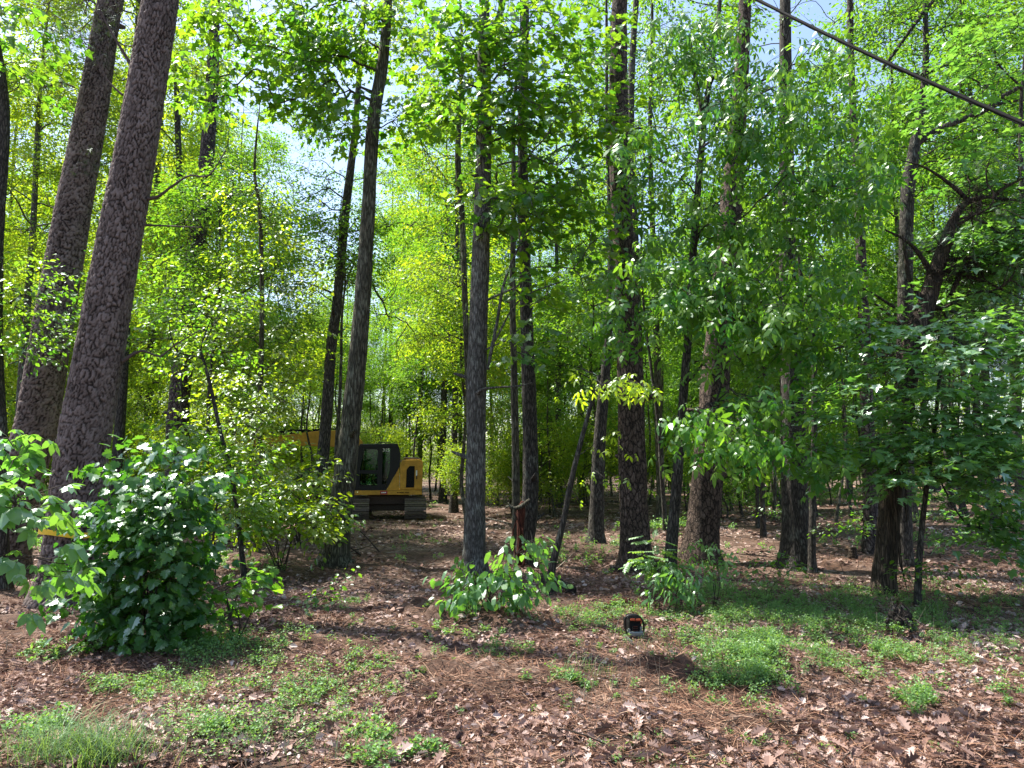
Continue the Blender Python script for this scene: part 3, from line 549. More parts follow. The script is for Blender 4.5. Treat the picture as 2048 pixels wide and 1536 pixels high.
tree('cedar_tree', 'shaggy leaning cedar at right with torn peeling trunk and tangled dead limbs', P, r, 'cedar', cl, 'l_needle', 'cedar', 'cedar tree', S=24, extra=cedar_extra, tip=.005, flare=.18)
P, r = T([(1806, 1130, 30), (1808, 900, 29), (1810, 640, 29), (1815, 400, 26), (1828, 300, 22), (1845, 200, 16), (1852, 100, 12)], 14.5, 16, 80)
tree('pine_tree', 'straight trunk behind the cedar with a long limb rising to the right under the cable', P, r, 'dark',
     np.vstack([canopy(P, 50, 2.6, 11, 16), clusters(14, [(1900, 120, 90, 60, 50), (2000, 60, 60, 60, 40), (1960, 300, 80, 40, 26), (2020, 200, 50, 60, 26), (1880, 20, 90, 40, 40), (1780, 60, 60, 60, 26), (1880, 380, 60, 50, 20)])]), 'l_mid', 'small', 'pine tree', S=18,
     extra=limbs(14.5, [(1828, 290, 16), (1862, 268, 14), (1910, 245, 13), (1970, 220, 12), (2010, 190, 10), (2060, 165, 8)], [(1970, 222, 8), (2010, 205, 6), (2060, 200, 4)], [(1765, 138, 6), (1800, 90, 7), (1850, 20, 8), (1900, -30, 6)]))
P, r = T([(2040, 966, 18), (2037, 940, 16), (2036, 905, 15), (2034, 700, 13), (2030, 500, 10)], 50, 16, 50)
tree('slim_tree', 'far trunk at the right edge, sunlit on its left, beside the dark board fence', P, r, 'oak', canopy(P, 60, 2.4, 5, 16), 'l_mid', 'small', S=10)
# right maple sapling: flat layered sprays
P, r = T([(1838, 1120, 12), (1850, 1000, 10), (1870, 850, 8), (1880, 740, 6)], 10.2, None, 40)
tree('maple_tree', 'young maple with flat layered light green sprays reaching to the right edge', P, r, 'dark',
     clusters(9.8, [(1880, 885, 120, 10, 50), (1900, 925, 130, 10, 50), (1960, 960, 90, 10, 26), (1800, 955, 60, 10, 16), (1790, 745, 60, 10, 16), (1850, 790, 80, 10, 22), (1870, 835, 80, 10, 22), (1990, 780, 60, 12, 18), (1990, 830, 60, 12, 16), (1710, 915, 70, 10, 18, 10.5), (1690, 945, 50, 8, 10, 10.5), (1960, 1005, 90, 12, 26, 10.5), (1990, 1045, 70, 14, 24, 10.5), (2010, 1090, 60, 16, 18, 10.5),
                     (1750, 670, 70, 10, 14), (1890, 660, 80, 12, 14), (1900, 710, 60, 10, 12), (2010, 700, 60, 14, 16), (2010, 745, 50, 10, 10), (1660, 790, 50, 12, 10), (1670, 830, 40, 10, 8), (1930, 860, 90, 8, 20)], .9),
     'l_maple', 'maplef', tip=.002, S=8)
P, r = T([(2075, 1050, 20), (2068, 800, 18), (2060, 600, 14)], 12, 9, 40)
tree('maple_tree', 'maple whose pale green layered branches enter from the right edge beside the cedar', P, r, 'dark',
     clusters(11.5, [(2000, 510, 70, 24, 44), (1960, 545, 60, 18, 24), (2030, 460, 50, 30, 30), (1920, 490, 40, 14, 10), (2020, 620, 50, 40, 24), (1990, 330, 70, 50, 34), (1900, 200, 70, 40, 20), (1980, 100, 60, 50, 20)], .8), 'l_maple', 'maplef', tip=.003, S=10)
# backlit understorey at left
P, r = T([(515, 1010, 13), (520, 800, 11), (524, 620, 10), (520, 430, 8)], 16.5, 10, 50)
tree('slim_tree', 'slim yellow-green tree with glowing leaves in front of the excavator boom', P, r, 'moss',
     clusters(16, [(520, 560, 110, 60, 44), (470, 650, 110, 40, 30), (560, 480, 70, 50, 18), (510, 790, 110, 40, 40, 15), (450, 840, 70, 30, 16, 15), (520, 400, 80, 60, 26), (495, 875, 50, 36, 18, 14.6), (600, 700, 60, 50, 16), (515, 850, 34, 34, 18, 14.4), (480, 880, 60, 30, 24, 14.4), (400, 740, 60, 50, 14), (500, 930, 60, 40, 14, 15)], .9), 'l_yellow', 'oval', tip=.003, S=8)
P, r = T([(468, 980, 10), (440, 860, 8), (418, 760, 7), (400, 700, 6)], 13, None, 40)
tree('slim_tree', 'low arching sapling spreading flat branches right of the ribbon pine', P, r, 'dark',
     clusters(13, [(370, 640, 90, 30, 26), (330, 690, 70, 26, 18), (440, 610, 70, 26, 14), (300, 560, 40, 60, 10), (430, 720, 80, 24, 14)], .8), 'l_fresh', 'oval', tip=.003, S=8)
P, r = T([(-60, 950, 14), (-40, 750, 11), (-20, 640, 8)], 12.2, 5, 40)
tree('slim_tree', 'beech-like sapling at the left edge spreading flat sprays across the rear leaning pine', P, r, 'dark',
     clusters(12, [(60, 600, 80, 22, 24), (90, 650, 70, 22, 22), (30, 540, 50, 24, 10), (40, 700, 70, 24, 16), (130, 560, 30, 16, 4)], .7), 'l_fresh', 'oval', tip=.003, S=8)
P, r = T([(1105, 1132, 14), (1125, 1050, 12), (1143, 960, 11), (1168, 860, 9), (1200, 750, 6)], 11.2, None, 40)
tree('hickory_sapling', 'thin leaning hickory sapling with a glowing yellow-green tip beside the brown pine', P, r, 'dark',
     clusters(10.8, [(1235, 765, 36, 10, 14, 10.0), (1165, 745, 22, 8, 3), (1195, 885, 20, 14, 3), (1205, 935, 22, 16, 3)], .3), 'l_glow', dict(KD['hick'], size=.2, n=4), tip=.002, S=8)
# left foreground bushes
def bush(name, label, px, py, Y, stems, cls, leaf, kind, cat='bush', tip=.0018, dY=.6, r0=.012, group=None, top=.8):
    b = at(px, py, Y); b[2] = float(ground(b[0], b[1])); hz = at(px, cls[0][1], Y)[2]
    t = thing(name, label, cat, b, 0, group); att = clusters(Y, cls, dY); att[:, 2] = np.maximum(att[:, 2], ground(att[:, 0], att[:, 1])+.05)
    zt = att[:, 2].max(); g1 = Geo(); lg = Geo(); TP = []; 
    for k in range(stems):
        q = att[rng.integers(len(att))]; e = np.array([b[0]+(q[0]-b[0])*.5, b[1]+(q[1]-b[1])*.5, b[2]+(zt-b[2])*top*U(.6, 1)]); s0 = b+np.append(rng.normal(0, .05, 2), -.03)
        A = spline(np.array([[*s0, r0], [*((s0+e)/2+rng.normal(0, .05, 3)), r0*.75], [*e, r0*.4]]), 12); TP.append(A)
        V, T_, Q_ = tubes(A[None, :, :3], A[None, :, 3], 6); g1.add(V, None, Q_)
    TP = np.concatenate(TP); nT = len(TP); X, par, cnt, path, order = grow(TP[:, :3], TP[:, 3], att, tip, .4, .3)
    dv = branch_tubes(g1, X, par, cnt, nT, None, tip, .4, 4)
    sprays(lg, g1, X[nT:], dv, KD[kind] if isinstance(kind, str) else kind)
    link('stems', g1.mesh('stems', [M['twig']], True, b), t); link('foliage', lg.mesh('foliage', [M[leaf]], False, b), t); return t
bush('maple_bush', 'dense dark maple bush at left in front of the ribbon pine', 290, 1290, 8.2, 10,
     [(303, 979, 42, 24, 16), (354, 994, 34, 24, 12), (272, 1037, 51, 40, 20), (326, 1066, 51, 50, 30), (225, 1154, 34, 36, 14), (280, 1125, 51, 40, 26), (241, 950, 30, 18, 6), (194, 1125, 20, 20, 5), (358, 1125, 34, 60, 20), (373, 1047, 25, 40, 10), (319, 911, 34, 14, 6), (170, 1197, 25, 26, 6), (248, 1212, 42, 36, 20), (311, 1193, 51, 44, 28), (272, 1265, 68, 24, 20), (397, 960, 20, 18, 4), (342, 1231, 34, 30, 12), (233, 1066, 22, 20, 6), (209, 1018, 17, 14, 3)],
     'l_bush', dict(n=12, L=.36, W=.13, tmpl=T_MAPLE, size=.098, droop=.6, tilt=.5), dY=.5)
bush('leafy_shrub', 'low lobed-leaf shrub right of the dense maple bush, at the leaf litter edge', 470, 1260, 8.3, 5,
     [(460, 1200, 40, 40, 9), (490, 1180, 30, 30, 6), (430, 1245, 36, 20, 5), (530, 1150, 30, 8, 3)], 'l_deep', dict(n=7, L=.26, W=.1, tmpl=T_MAPLE, size=.095, droop=.4, tilt=.4), dY=.3)
bush('leafy_shrub', 'bright sunlit shrub thicket left of the leaning olive trunk', 560, 1090, 14, 8,
     [(560, 1010, 80, 40, 60), (620, 1045, 50, 36, 40), (500, 1045, 60, 46, 44), (460, 980, 50, 40, 24), (590, 975, 50, 20, 16)], 'l_yellow', dict(KD['oval'], size=.115, n=18), dY=.8)
bush('leafy_shrub', 'yellow-green shrub thicket below the boom, behind the bright shrub thicket', 600, 1040, 18, 8,
     [(600, 970, 60, 40, 36), (560, 930, 50, 30, 20), (500, 960, 60, 50, 30), (440, 930, 60, 50, 24)], 'l_yellow', dict(KD['oval'], size=.125, n=18), dY=.8)
bush('leafy_shrub', 'sunlit mid-height shrub behind the dense maple bush', 420, 1080, 12.5, 8,
     [(400, 900, 60, 40, 26), (460, 930, 60, 50, 26), (480, 1020, 60, 60, 26), (350, 900, 50, 40, 14)], 'l_fresh', dict(KD['oval'], size=.115, n=18), dY=.8)
bush('buckeye_sapling', 'pale broad-leaved sapling branch reaching in at the lower left corner edge', -110, 1330, 4.6, 4,
     [(0, 910, 40, 36, 9), (20, 1000, 50, 44, 13, 4.4), (-10, 1080, 40, 40, 7), (80, 1035, 16, 14, 2), (50, 1130, 46, 20, 6, 4.4), (85, 1160, 14, 14, 2), (75, 885, 14, 8, 1, 5), (-60, 1000, 50, 100, 10)],
     'l_buckeye', dict(n=3, L=.2, W=.05, tmpl=T_BUCK, size=.17, droop=.45, tilt=.35), dY=.3, r0=.014)
# centre and right saplings
bush('leafy_sapling', 'low broad sapling bush with drooping oval leaves in front of the pale centre trunk', 975, 1240, 9.3, 6,
     [(930, 1180, 50, 34, 16), (1000, 1190, 70, 40, 26), (1045, 1100, 50, 22, 8), (1060, 1150, 34, 34, 8), (1010, 1150, 50, 24, 10), (950, 1140, 26, 20, 4)], 'l_buckeye', dict(n=8, L=.26, W=.1, tmpl=lance(.24, .3), size=.13, droop=.8, tilt=.5), cat='sapling', dY=.35, r0=.009)
bush('leafy_sapling', 'slim upright seedling with small paired leaflets left of the brown pine foot', 1300, 1205, 10, 1,
     [(1300, 1085, 10, 10, 2), (1300, 1110, 34, 8, 5), (1285, 1125, 30, 8, 5), (1320, 1130, 30, 10, 6), (1300, 1150, 20, 8, 3)], 'l_herb', dict(n=3, L=.15, W=.03, tmpl=T_PINN, size=.22, droop=.25, tilt=.3), cat='sapling', dY=.15, r0=.006)
bush('leafy_sapling', 'glowing bright green low sapling in front of the brown pine', 1345, 1212, 9.7, 4,
     [(1340, 1160, 36, 30, 22), (1325, 1180, 26, 20, 8), (1365, 1180, 20, 24, 6)], 'l_buckeye', dict(n=7, L=.18, W=.07, tmpl=lance(.17, .3), size=.11, droop=.9, tilt=.6), cat='sapling', dY=.2, r0=.006)
bush('leafy_sapling', 'hickory seedling with hanging leaflets at the foot of the dark ribbed trunk', 1432, 1190, 10, 3,
     [(1415, 1090, 26, 14, 4), (1440, 1110, 30, 18, 6), (1420, 1130, 34, 20, 7), (1440, 1150, 20, 16, 4)], 'l_herb', dict(KD['hick'], size=.2, n=2, L=.15), cat='sapling', dY=.2, r0=.006)
for k, (px, py, Y, wd, lab) in enumerate([(655, 1215, 9.2, 30, 'small clump of green seedlings right of the lobed-leaf shrub, on bare litter'), (1530, 1165, 10.4, 60, 'low dark green seedlings in shade before the black upright trunk'), (1860, 1170, 9.6, 70, 'low leafy seedlings at the right between the cedar and the lit litter'),
                                     (1560, 1050, 16, 50, 'shaded shrub behind the black upright trunk'), (1690, 1080, 13, 50, 'knee-high shrub left of the shaggy cedar foot')]):
    bush('leafy_shrub', lab, px, py, Y, 3, [(px, py-22, wd, 12, 10), (px+wd*.3, py-30, wd*.5, 14, 6)], 'l_mid', dict(KD['oval'], size=.07, n=9, L=.3), dY=.3, r0=.004)
# ------------------------------------------------------------------ background forest: a few trees of each kind, copied many times (shared mesh data)
def proto(H, r0, z0, rad_, ns, kind, bark, leafm, fork_=True, S=9, lean=.3):
    k = 9; z = np.linspace(0, H, k); xy = np.cumsum(rng.normal(0, lean/k*1.3, (k, 2)), 0); xy -= xy[0]
    P_ = np.column_stack([xy, z]); rr = r0*(1-z/H)**.75+.006; A = spline(np.column_stack([P_, rr]), 26); A[0, 2] = -.15
    tg = Geo(); z_ = A[:, 2]; fl = A[:, 3]*(1+.35*np.exp(-z_/.3)); V, T_, Q_ = tubes(A[None, :, :3], fl[None], S); tg.add(V, None, Q_)
    c = A[-1, :3].copy(); zc = (z0+H)/2; att = ellipsoid((c[0]*.6, c[1]*.6, zc), (rad_, rad_, (H-z0)/2), ns, .15)
    # clumpy: pull the spray points towards a few clump centres
    cc = att[rng.integers(len(att), size=max(8, ns//11))]; j = np.linalg.norm(att[:, None]-cc[None], axis=2).argmin(1); att = att*.4+cc[j]*.6+rng.normal(0, .12, att.shape)
    X, par, cnt, path, order = grow(A[:, :3], A[:, 3], att, .006, .45, .7)
    dv = branch_tubes(tg, X, par, cnt, len(A), None, .006, .45, 4, 4)
    lg = Geo(); kd = dict(KD['small']); kd.update(kind); sprays(lg, None, X[len(A):], dv, kd)
    return tg.mesh('trunk', [M[bark]], True), lg.mesh('crown', [M[leafm]], False)
LIB = {}
LIB['tall'] = [proto(U(19, 24), U(.11, .17), U(5, 8), U(2.4, 3.2), 430, dict(n=56, size=.135, L=.8, W=.45, j=.14), b, 'l_fresh') for b in ('dark', 'oak', 'moss', 'dark')]
LIB['mid'] = [proto(U(9, 13), U(.05, .08), U(2.4, 3.4), U(1.8, 2.4), 260, dict(n=62, size=.115, L=.8, W=.45, j=.12), b, 'l_fresh', lean=.8) for b in ('dark', 'moss', 'dark', 'oak')]
LIB['low'] = [proto(U(3.2, 5), U(.02, .035), .5, U(1.1, 1.7), 150, dict(n=44, size=.10, L=.55, W=.3, j=.09), 'dark', 'l_fresh', lean=.5) for _ in range(3)]
LIB['bare'] = [proto(U(8, 11), U(.035, .055), U(5, 6), 1.5, 90, dict(n=50, size=.11, L=.7, W=.4, j=.12), b, 'l_fresh', lean=1.0, S=7) for b in ('dark', 'dark', 'moss')]
KN = dict(tall=('tall_tree', 'tall slim tree', 'tree'), mid=('understorey_tree', 'leafy half-grown tree', 'tree'), low=('shrub', 'sunlit leafy shrub', 'shrub'), bare=('thin_tree', 'thin bare-stemmed tree', 'tree'))
# landmarks by the photo x of their foot, used in the labels
LMK = [(-400, 'the left edge'), (60, 'the two leaning pines'), (352, 'the straight grey pine'), (636, 'the boom-crossing trunk'), (777, 'the excavator'), (948, 'the pale centre trunk'), (1050, 'the torn furrowed trunk'), (1273, 'the brown pine'), (1402, 'the dark ribbed trunk'), (1592, 'the black trunk'), (1770, 'the shaggy cedar'), (2500, 'the right edge')]
ORD = ['first', 'second', 'third']+[f'{n}th' for n in range(4, 100)]
BG = []
def clear(x, y, kind):
    px = 1024+F*x/(y*1.005)
    if 690 < px < 870 and y < 30: return False
    if 520 < px <= 900 and y < 34 and kind != 'bare': return False
    if kind == 'tall' and 720 < px < 880: return y > 34
    if kind == 'low' and px > 880 and y < 25: return False
    if abs(x-38) < 9 and abs(y-62) < 5: return False
    if px > 1930 and y < 60 and kind != 'tall': return False
    return True
def place(kind, n, y0, y1, spread=.76, mind=1.6):
    c = 0; tries = 0
    while c < n and tries < n*60:
        tries += 1; y = (U(y0**1.5, y1**1.5))**(1/1.5); x = U(-spread, spread)*y
        if not clear(x, y, kind): continue
        if any((x-b[1])**2+(y-b[2])**2 < mind**2*(.3 if kind == 'low' or b[0] == 'low' else 1) for b in BG): continue
        BG.append((kind, x, y)); c += 1
place('tall', 60, 22, 68); place('mid', 66, 18, 66); place('bare', 125, 20, 66, mind=.8); place('low', 75, 24, 50, mind=.8); place('low', 85, 48, 86, mind=.8)
def sector(px):
    k = max(i for i, (p, _) in enumerate(LMK[:-1]) if px >= p or i == 0); return k
rows = {}
for b in BG:
    px = 1024+F*b[1]/(b[2]*1.005); rows.setdefault((b[0], sector(px)), []).append((px, b))
used = {}
for (kind, sct), lst in sorted(rows.items()):
    lst.sort(key=lambda q: q[0]); nm, desc, cat = KN[kind]
    for k, (px, b) in enumerate(lst):
        a_, z_ = LMK[sct][1], LMK[sct+1][1]
        a_, z_ = a_.replace('the ', ''), z_.replace('the ', '')
        lab = f'{ORD[k]} background {desc} from the left between {a_} and {z_}' if len(lst) > 1 else f'only background {desc} between {a_} and {z_}'
        lab = lab.replace('leafy half-grown', 'half-grown').replace('sunlit leafy', 'leafy').replace(' from the left', ' from left')
        v = rng.integers(len(LIB[kind])); tm, cm = LIB[kind][v]; x, y = b[1], b[2]
        gname = {'tall': 'tall slim trees in the background', 'mid': 'half-grown trees in the background', 'low': 'background shrubs', 'bare': 'thin bare-stemmed trees in the background'}[kind]
        root = thing(nm, lab, cat, (x, y, float(ground(x, y))), U(0, 6.28), gname); s = U(.85, 1.15); root.scale = (s, s, s*U(.92, 1.08))
        o1 = link('trunk', tm, root); o2 = link('crown' if kind != 'low' else 'foliage', cm, root)
        q = px+rng.normal(0, 260); lm = 'l_yellow' if q < 560 else 'l_fresh' if q < 1250 else 'l_mid'
        if kind == 'low': lm = 'l_yellow' if q < 1200 else 'l_fresh'
        o2.material_slots[0].link = 'OBJECT'; o2.material_slots[0].material = M[lm]

# the woods beyond: one leafy mass with stems, too far to tell trees apart
fg = Geo(); n = 80000; yy = U(92, 128, n); xx = U(-.85, .85, n)*yy; hz = 11+7*vnoise(xx, yy, .12, 40); zz = hz*U(0, 1, n)**1.1
k = vnoise(xx*.8+yy*.3, zz*1.2+yy*.7, .35, 41)+.35 > U(-.5, .4, n); k &= ~((np.abs(xx+13) < 7) & (zz > 9)); xx, yy, zz = xx[k], yy[k], zz[k]; n = len(xx); P_ = np.column_stack([xx, yy, zz+.2])
scatter(fg, T_DIA, P_, rng.normal(0, 1, (n, 3)), rng.normal(0, .5, (n, 3))+np.array([0, 0, 1.]), U(.25, .55, n), U(0, 1, n))
fw = link('far_woods', fg.mesh('far_woods', [M['l_yellow']], False)); tag(fw, kind='stuff')
n = 230; yy = U(84, 125, n); xx = U(-.85, .85, n)*yy; sg_ = Geo(); zz = np.linspace(0, 1, 6); H_ = U(10, 19, n)
PP = np.stack([np.column_stack([xx+rng.normal(0, .25, n)*q*3, yy, H_*q-.3]) for q in zz], 1); V, T_, Q_ = tubes(PP, U(.08, .16, (n, 1))*(1-.8*zz)[None], 6); sg_.add(V, None, Q_)
tag(link('far_stems', sg_.mesh('far_stems', [M['dark']], True)), kind='stuff')
# ------------------------------------------------------------------ small mesh helpers for machines
def box(geo, c, s, bev=0, rot=None):
    c = np.array(c, float); s = np.array(s, float)/2
    if bev <= 0:
        V = np.array([(i, j, k) for i in (-1, 1) for j in (-1, 1) for k in (-1, 1)])*s
        Qd = [(0, 1, 3, 2), (4, 6, 7, 5), (0, 4, 5, 1), (2, 3, 7, 6), (0, 2, 6, 4), (1, 5, 7, 3)]; Td = None
    else:
        import bmesh
        bm = bmesh.new(); bmesh.ops.create_cube(bm, size=1)
        for v in bm.verts: v.co = Vector((v.co.x*s[0]*2, v.co.y*s[1]*2, v.co.z*s[2]*2))
        bmesh.ops.bevel(bm, geom=bm.edges[:], offset=bev, segments=2, affect='EDGES', profile=.6); bm.verts.ensure_lookup_table()
        bmesh.ops.triangulate(bm, faces=bm.faces[:]); V = np.array([v.co[:] for v in bm.verts]); Td = [[v.index for v in f.verts] for f in bm.faces]; Qd = None; bm.free()
    if rot is not None: V = V@np.array(rot).T
    geo.add(V+c, Td, Qd); return geo
def prism(geo, poly, y0, y1, bev=0):
    """polygon in x-z extruded along y"""
    import bmesh
    bm = bmesh.new(); vs = [bm.verts.new((p[0], y0, p[1])) for p in poly]; f = bm.faces.new(vs)
    r_ = bmesh.ops.extrude_face_region(bm, geom=[f]); bmesh.ops.translate(bm, vec=(0, y1-y0, 0), verts=[e for e in r_['geom'] if isinstance(e, bmesh.types.BMVert)])
    bmesh.ops.recalc_face_normals(bm, faces=bm.faces[:])
    if bev: bmesh.ops.bevel(bm, geom=bm.edges[:], offset=bev, segments=2, affect='EDGES', profile=.6)
    bmesh.ops.triangulate(bm, faces=bm.faces[:]); bm.verts.index_update()
    geo.add([v.co[:] for v in bm.verts], [[v.index for v in f.verts] for f in bm.faces]); bm.free(); return geo
def rod(geo, P_, r_, S=8, cap=True, smooth_n=0):
    P_ = np.array(P_, float)
    if smooth_n: P_ = spline(P_, smooth_n)
    rr = np.full(len(P_), r_) if np.isscalar(r_) else np.interp(np.linspace(0, 1, len(P_)), np.linspace(0, 1, len(r_)), r_)
    V, T_, Q_ = tubes(P_[None], rr[None], S, cap); geo.add(V, T_, Q_); return geo
def part(name, geo, m, parent, smooth=False): return link(name, geo.mesh(name, [M[m]], smooth), parent)
def text_part(name, s, size, m, parent, loc, rot=(math.pi/2, 0, 0), extr=.002):
    cu = bpy.data.curves.new(name, 'FONT'); cu.body = s; cu.size = size; cu.extrude = extr; cu.align_x = 'CENTER'; cu.align_y = 'CENTER'
    tmp = bpy.data.objects.new('t', cu); COL.objects.link(tmp); bpy.context.view_layer.update()
    me = bpy.data.meshes.new_from_object(tmp.evaluated_get(bpy.context.evaluated_depsgraph_get())); bpy.data.objects.remove(tmp); bpy.data.curves.remove(cu)
    me.name = name; me.materials.clear(); me.materials.append(M[m]); o = link(name, me, parent, loc); o.rotation_euler = rot; return o
M['paint'] = flat_mat('yellow_machine_paint', (.50, .26, .025), .5, var=.4, scale=5, spec=.4)
M['blackm'] = flat_mat('black_machine_paint', (.008, .008, .009), .45, spec=.3, var=.3, scale=8)
M['rubberd'] = flat_mat('matt_black', (.008, .008, .008), .8, spec=.12, var=.3, scale=12)
M['steel'] = flat_mat('worn_track_steel', (.13, .105, .085), .6, metal=.4, var=.5, scale=14)
M['mud'] = flat_mat('dried_mud_steel', (.075, .055, .04), .85, var=.5, scale=20)
M['whitep'] = flat_mat('white_decal', (.75, .75, .73), .5, var=.05)
M['redp'] = flat_mat('red_decal', (.35, .02, .03), .5, var=.1)
M['seat'] = flat_mat('grey_seat_fabric', (.06, .06, .065), .9, var=.2, scale=30)
M['chrome'] = flat_mat('bright_rod', (.55, .55, .55), .2, metal=1, var=.05)
def glass_mat():
    m, t, n, l = mat('tinted_cab_glass'); tr = n.new('ShaderNodeBsdfTransparent'); tr.inputs[0].default_value = (.42, .62, .55, 1)
    gl = n.new('ShaderNodeBsdfGlossy'); gl.inputs['Roughness'].default_value = .04; lw = n.new('ShaderNodeFresnel'); lw.inputs[0].default_value = 1.5
    mx = n.new('ShaderNodeMixShader'); l.new(lw.outputs[0], mx.inputs[0]); l.new(tr.outputs[0], mx.inputs[1]); l.new(gl.outputs[0], mx.inputs[2])
    o = n.new('ShaderNodeOutputMaterial'); l.new(mx.outputs[0], o.inputs[0]); return m
M['glass'] = glass_mat()

# ------------------------------------------------------------------ excavator. local x = to the right of the picture (machine's rear), y away, z up
YE = 28.4; KX = scale_at(YE-1.2)
base = at(777, 1035, YE); base[2] = float(ground(base[0], base[1]))-.02
ex = thing('excavator', 'yellow excavator with black cab parked among the trees, partly behind the leaning olive trunk', 'excavator', base, R(8))
def lx(px): return (px-777)*KX
def lz(py): return (1035-py)*KX
Y0 = -1.25                                                          # the side facing the camera
g_ = Geo(); prism(g_, [(lx(799), lz(976)), (lx(799), lz(925)), (lx(803), lz(917)), (lx(838), lz(916)), (lx(844), lz(921)), (lx(843), lz(976))], Y0, 1.2, .035); part('engine_housing', g_, 'paint', ex)
g_ = Geo(); prism(g_, [(lx(773.5), lz(976)), (lx(798), lz(976)), (lx(798), lz(931))], Y0+.01, -.25, .012); part('side_panel', g_, 'paint', ex)
g_ = Geo(); prism(g_, [(lx(811), lz(971)), (lx(812), lz(936)), (lx(817.5), lz(929)), (lx(828), lz(929)), (lx(827), lz(971))], Y0-.02, Y0+.02); gr_ = part('engine_grille', g_, 'rubberd', ex)
g_ = Geo()
for k in range(14): box(g_, (lx(820), Y0-.025, lz(968-k*2.6)), (.24, .012, .012))
part('louvre', g_, 'blackm', gr_)
g_ = Geo(); box(g_, (lx(831.5), Y0-.02, lz(943)), (.05, .03, .2), .008); part('lock_plate', g_, 'whitep', ex)
g_ = Geo(); box(g_, (lx(832), Y0-.03, lz(951)), (.035, .05, .13), .008); part('door_handle', g_, 'blackm', ex)
g_ = Geo(); rod(g_, [(lx(800), Y0+.1, lz(914)), (lx(802), Y0+.1, lz(913)), (lx(838), Y0+.1, lz(914)), (lx(842), Y0+.1, lz(918))], .012); rod(g_, [(lx(797), Y0+.06, lz(921)), (lx(806), Y0+.06, lz(917))], .03); part('hand_rail', g_, 'palestick', ex)
g_ = Geo(); box(g_, (lx(821), .05, lz(914)), (.5, .7, .1), .03); rod(g_, [(lx(812), .6, lz(914)), (lx(812), .6, lz(905))], .05); part('engine_hood', g_, 'blackm', ex)
g_ = Geo(); prism(g_, [(lx(705), lz(983)), (lx(704), lz(979)), (lx(708), lz(976.4)), (lx(842), lz(976.4)), (lx(843), lz(985)), (lx(709), lz(985))], Y0-.04, 1.22, .012); part('frame_rail', g_, 'paint', ex)
g_ = Geo(); box(g_, (lx(768.5), Y0-.045, lz(980.7)), (.25, .012, .125)); st_ = part('sticker', g_, 'redp', ex)
g_ = Geo(); box(g_, (lx(768), Y0-.054, lz(980.7)), (.16, .006, .035)); part('sticker_mark', g_, 'whitep', st_)
g_ = Geo()
for k, wd in enumerate([.035, .012, .035, .03, .035, .028, .01, .028, .028, .028, .028]): box(g_, (lx(795.5)+k*.038, Y0-.044, lz(980.8)), (wd*.8, .008, .05))
part('lettering', g_, 'rubberd', ex)
# undercarriage
g_ = Geo(); box(g_, (lx(776), .1, lz(996)), (1.5, 1.7, .34), .05); rod(g_, [(lx(777), 0, lz(1003)), (lx(777), 0, lz(986))], .62, 24); box(g_, (lx(776), 0, lz(1010)), (1.6, 1.1, .3), .06); part('undercarriage', g_, 'mud', ex)
for (a, b) in ((lx(703), lx(741)), (lx(809), lx(851))):
    mid = (a+b)/2; tw = b-a; tk = Geo(); hl, hh, rr = 1.55, .36, .34
    pts = []; n_ = 44
    for k in range(n_):                                             # shoe positions round the loop, in y-z
        per = 4*hl*.78+2*math.pi*rr; s_ = k/n_*per; st = 2*hl*.78
        if s_ < st: y_, z_, an = -hl*.78+s_, hh+rr, 0
        elif s_ < st+math.pi*rr: an = (s_-st)/rr; y_, z_ = hl*.78+rr*math.sin(an), hh+rr*math.cos(an)
        elif s_ < 2*st+math.pi*rr: y_, z_, an = hl*.78-(s_-st-math.pi*rr), hh-rr, math.pi
        else: an = math.pi+(s_-2*st-math.pi*rr)/rr; y_, z_ = -hl*.78+rr*math.sin(an), hh+rr*math.cos(an)
        c_, s2 = math.cos(-an), math.sin(-an); Rm = np.array([[1, 0, 0], [0, c_, -s2], [0, s2, c_]])
        box(tk, (mid, y_, z_), (tw, per/n_*.86, .03), 0, Rm); nrm_ = Rm@np.array([0, 0, 1]); box(tk, np.array((mid, y_, z_))+nrm_*.03, (tw*.98, .02, .045), 0, Rm)
    tko = part('track', tk, 'steel', ex)
    g_ = Geo(); box(g_, (mid, 0, hh), (tw*.45, 2.5, .42), .05)
    for yy in (-hl*.78, hl*.78): rod(g_, [(mid-tw*.3, yy, hh), (mid+tw*.3, yy, hh)], rr-.05, 18)
    part('track_frame', g_, 'mud', tko)
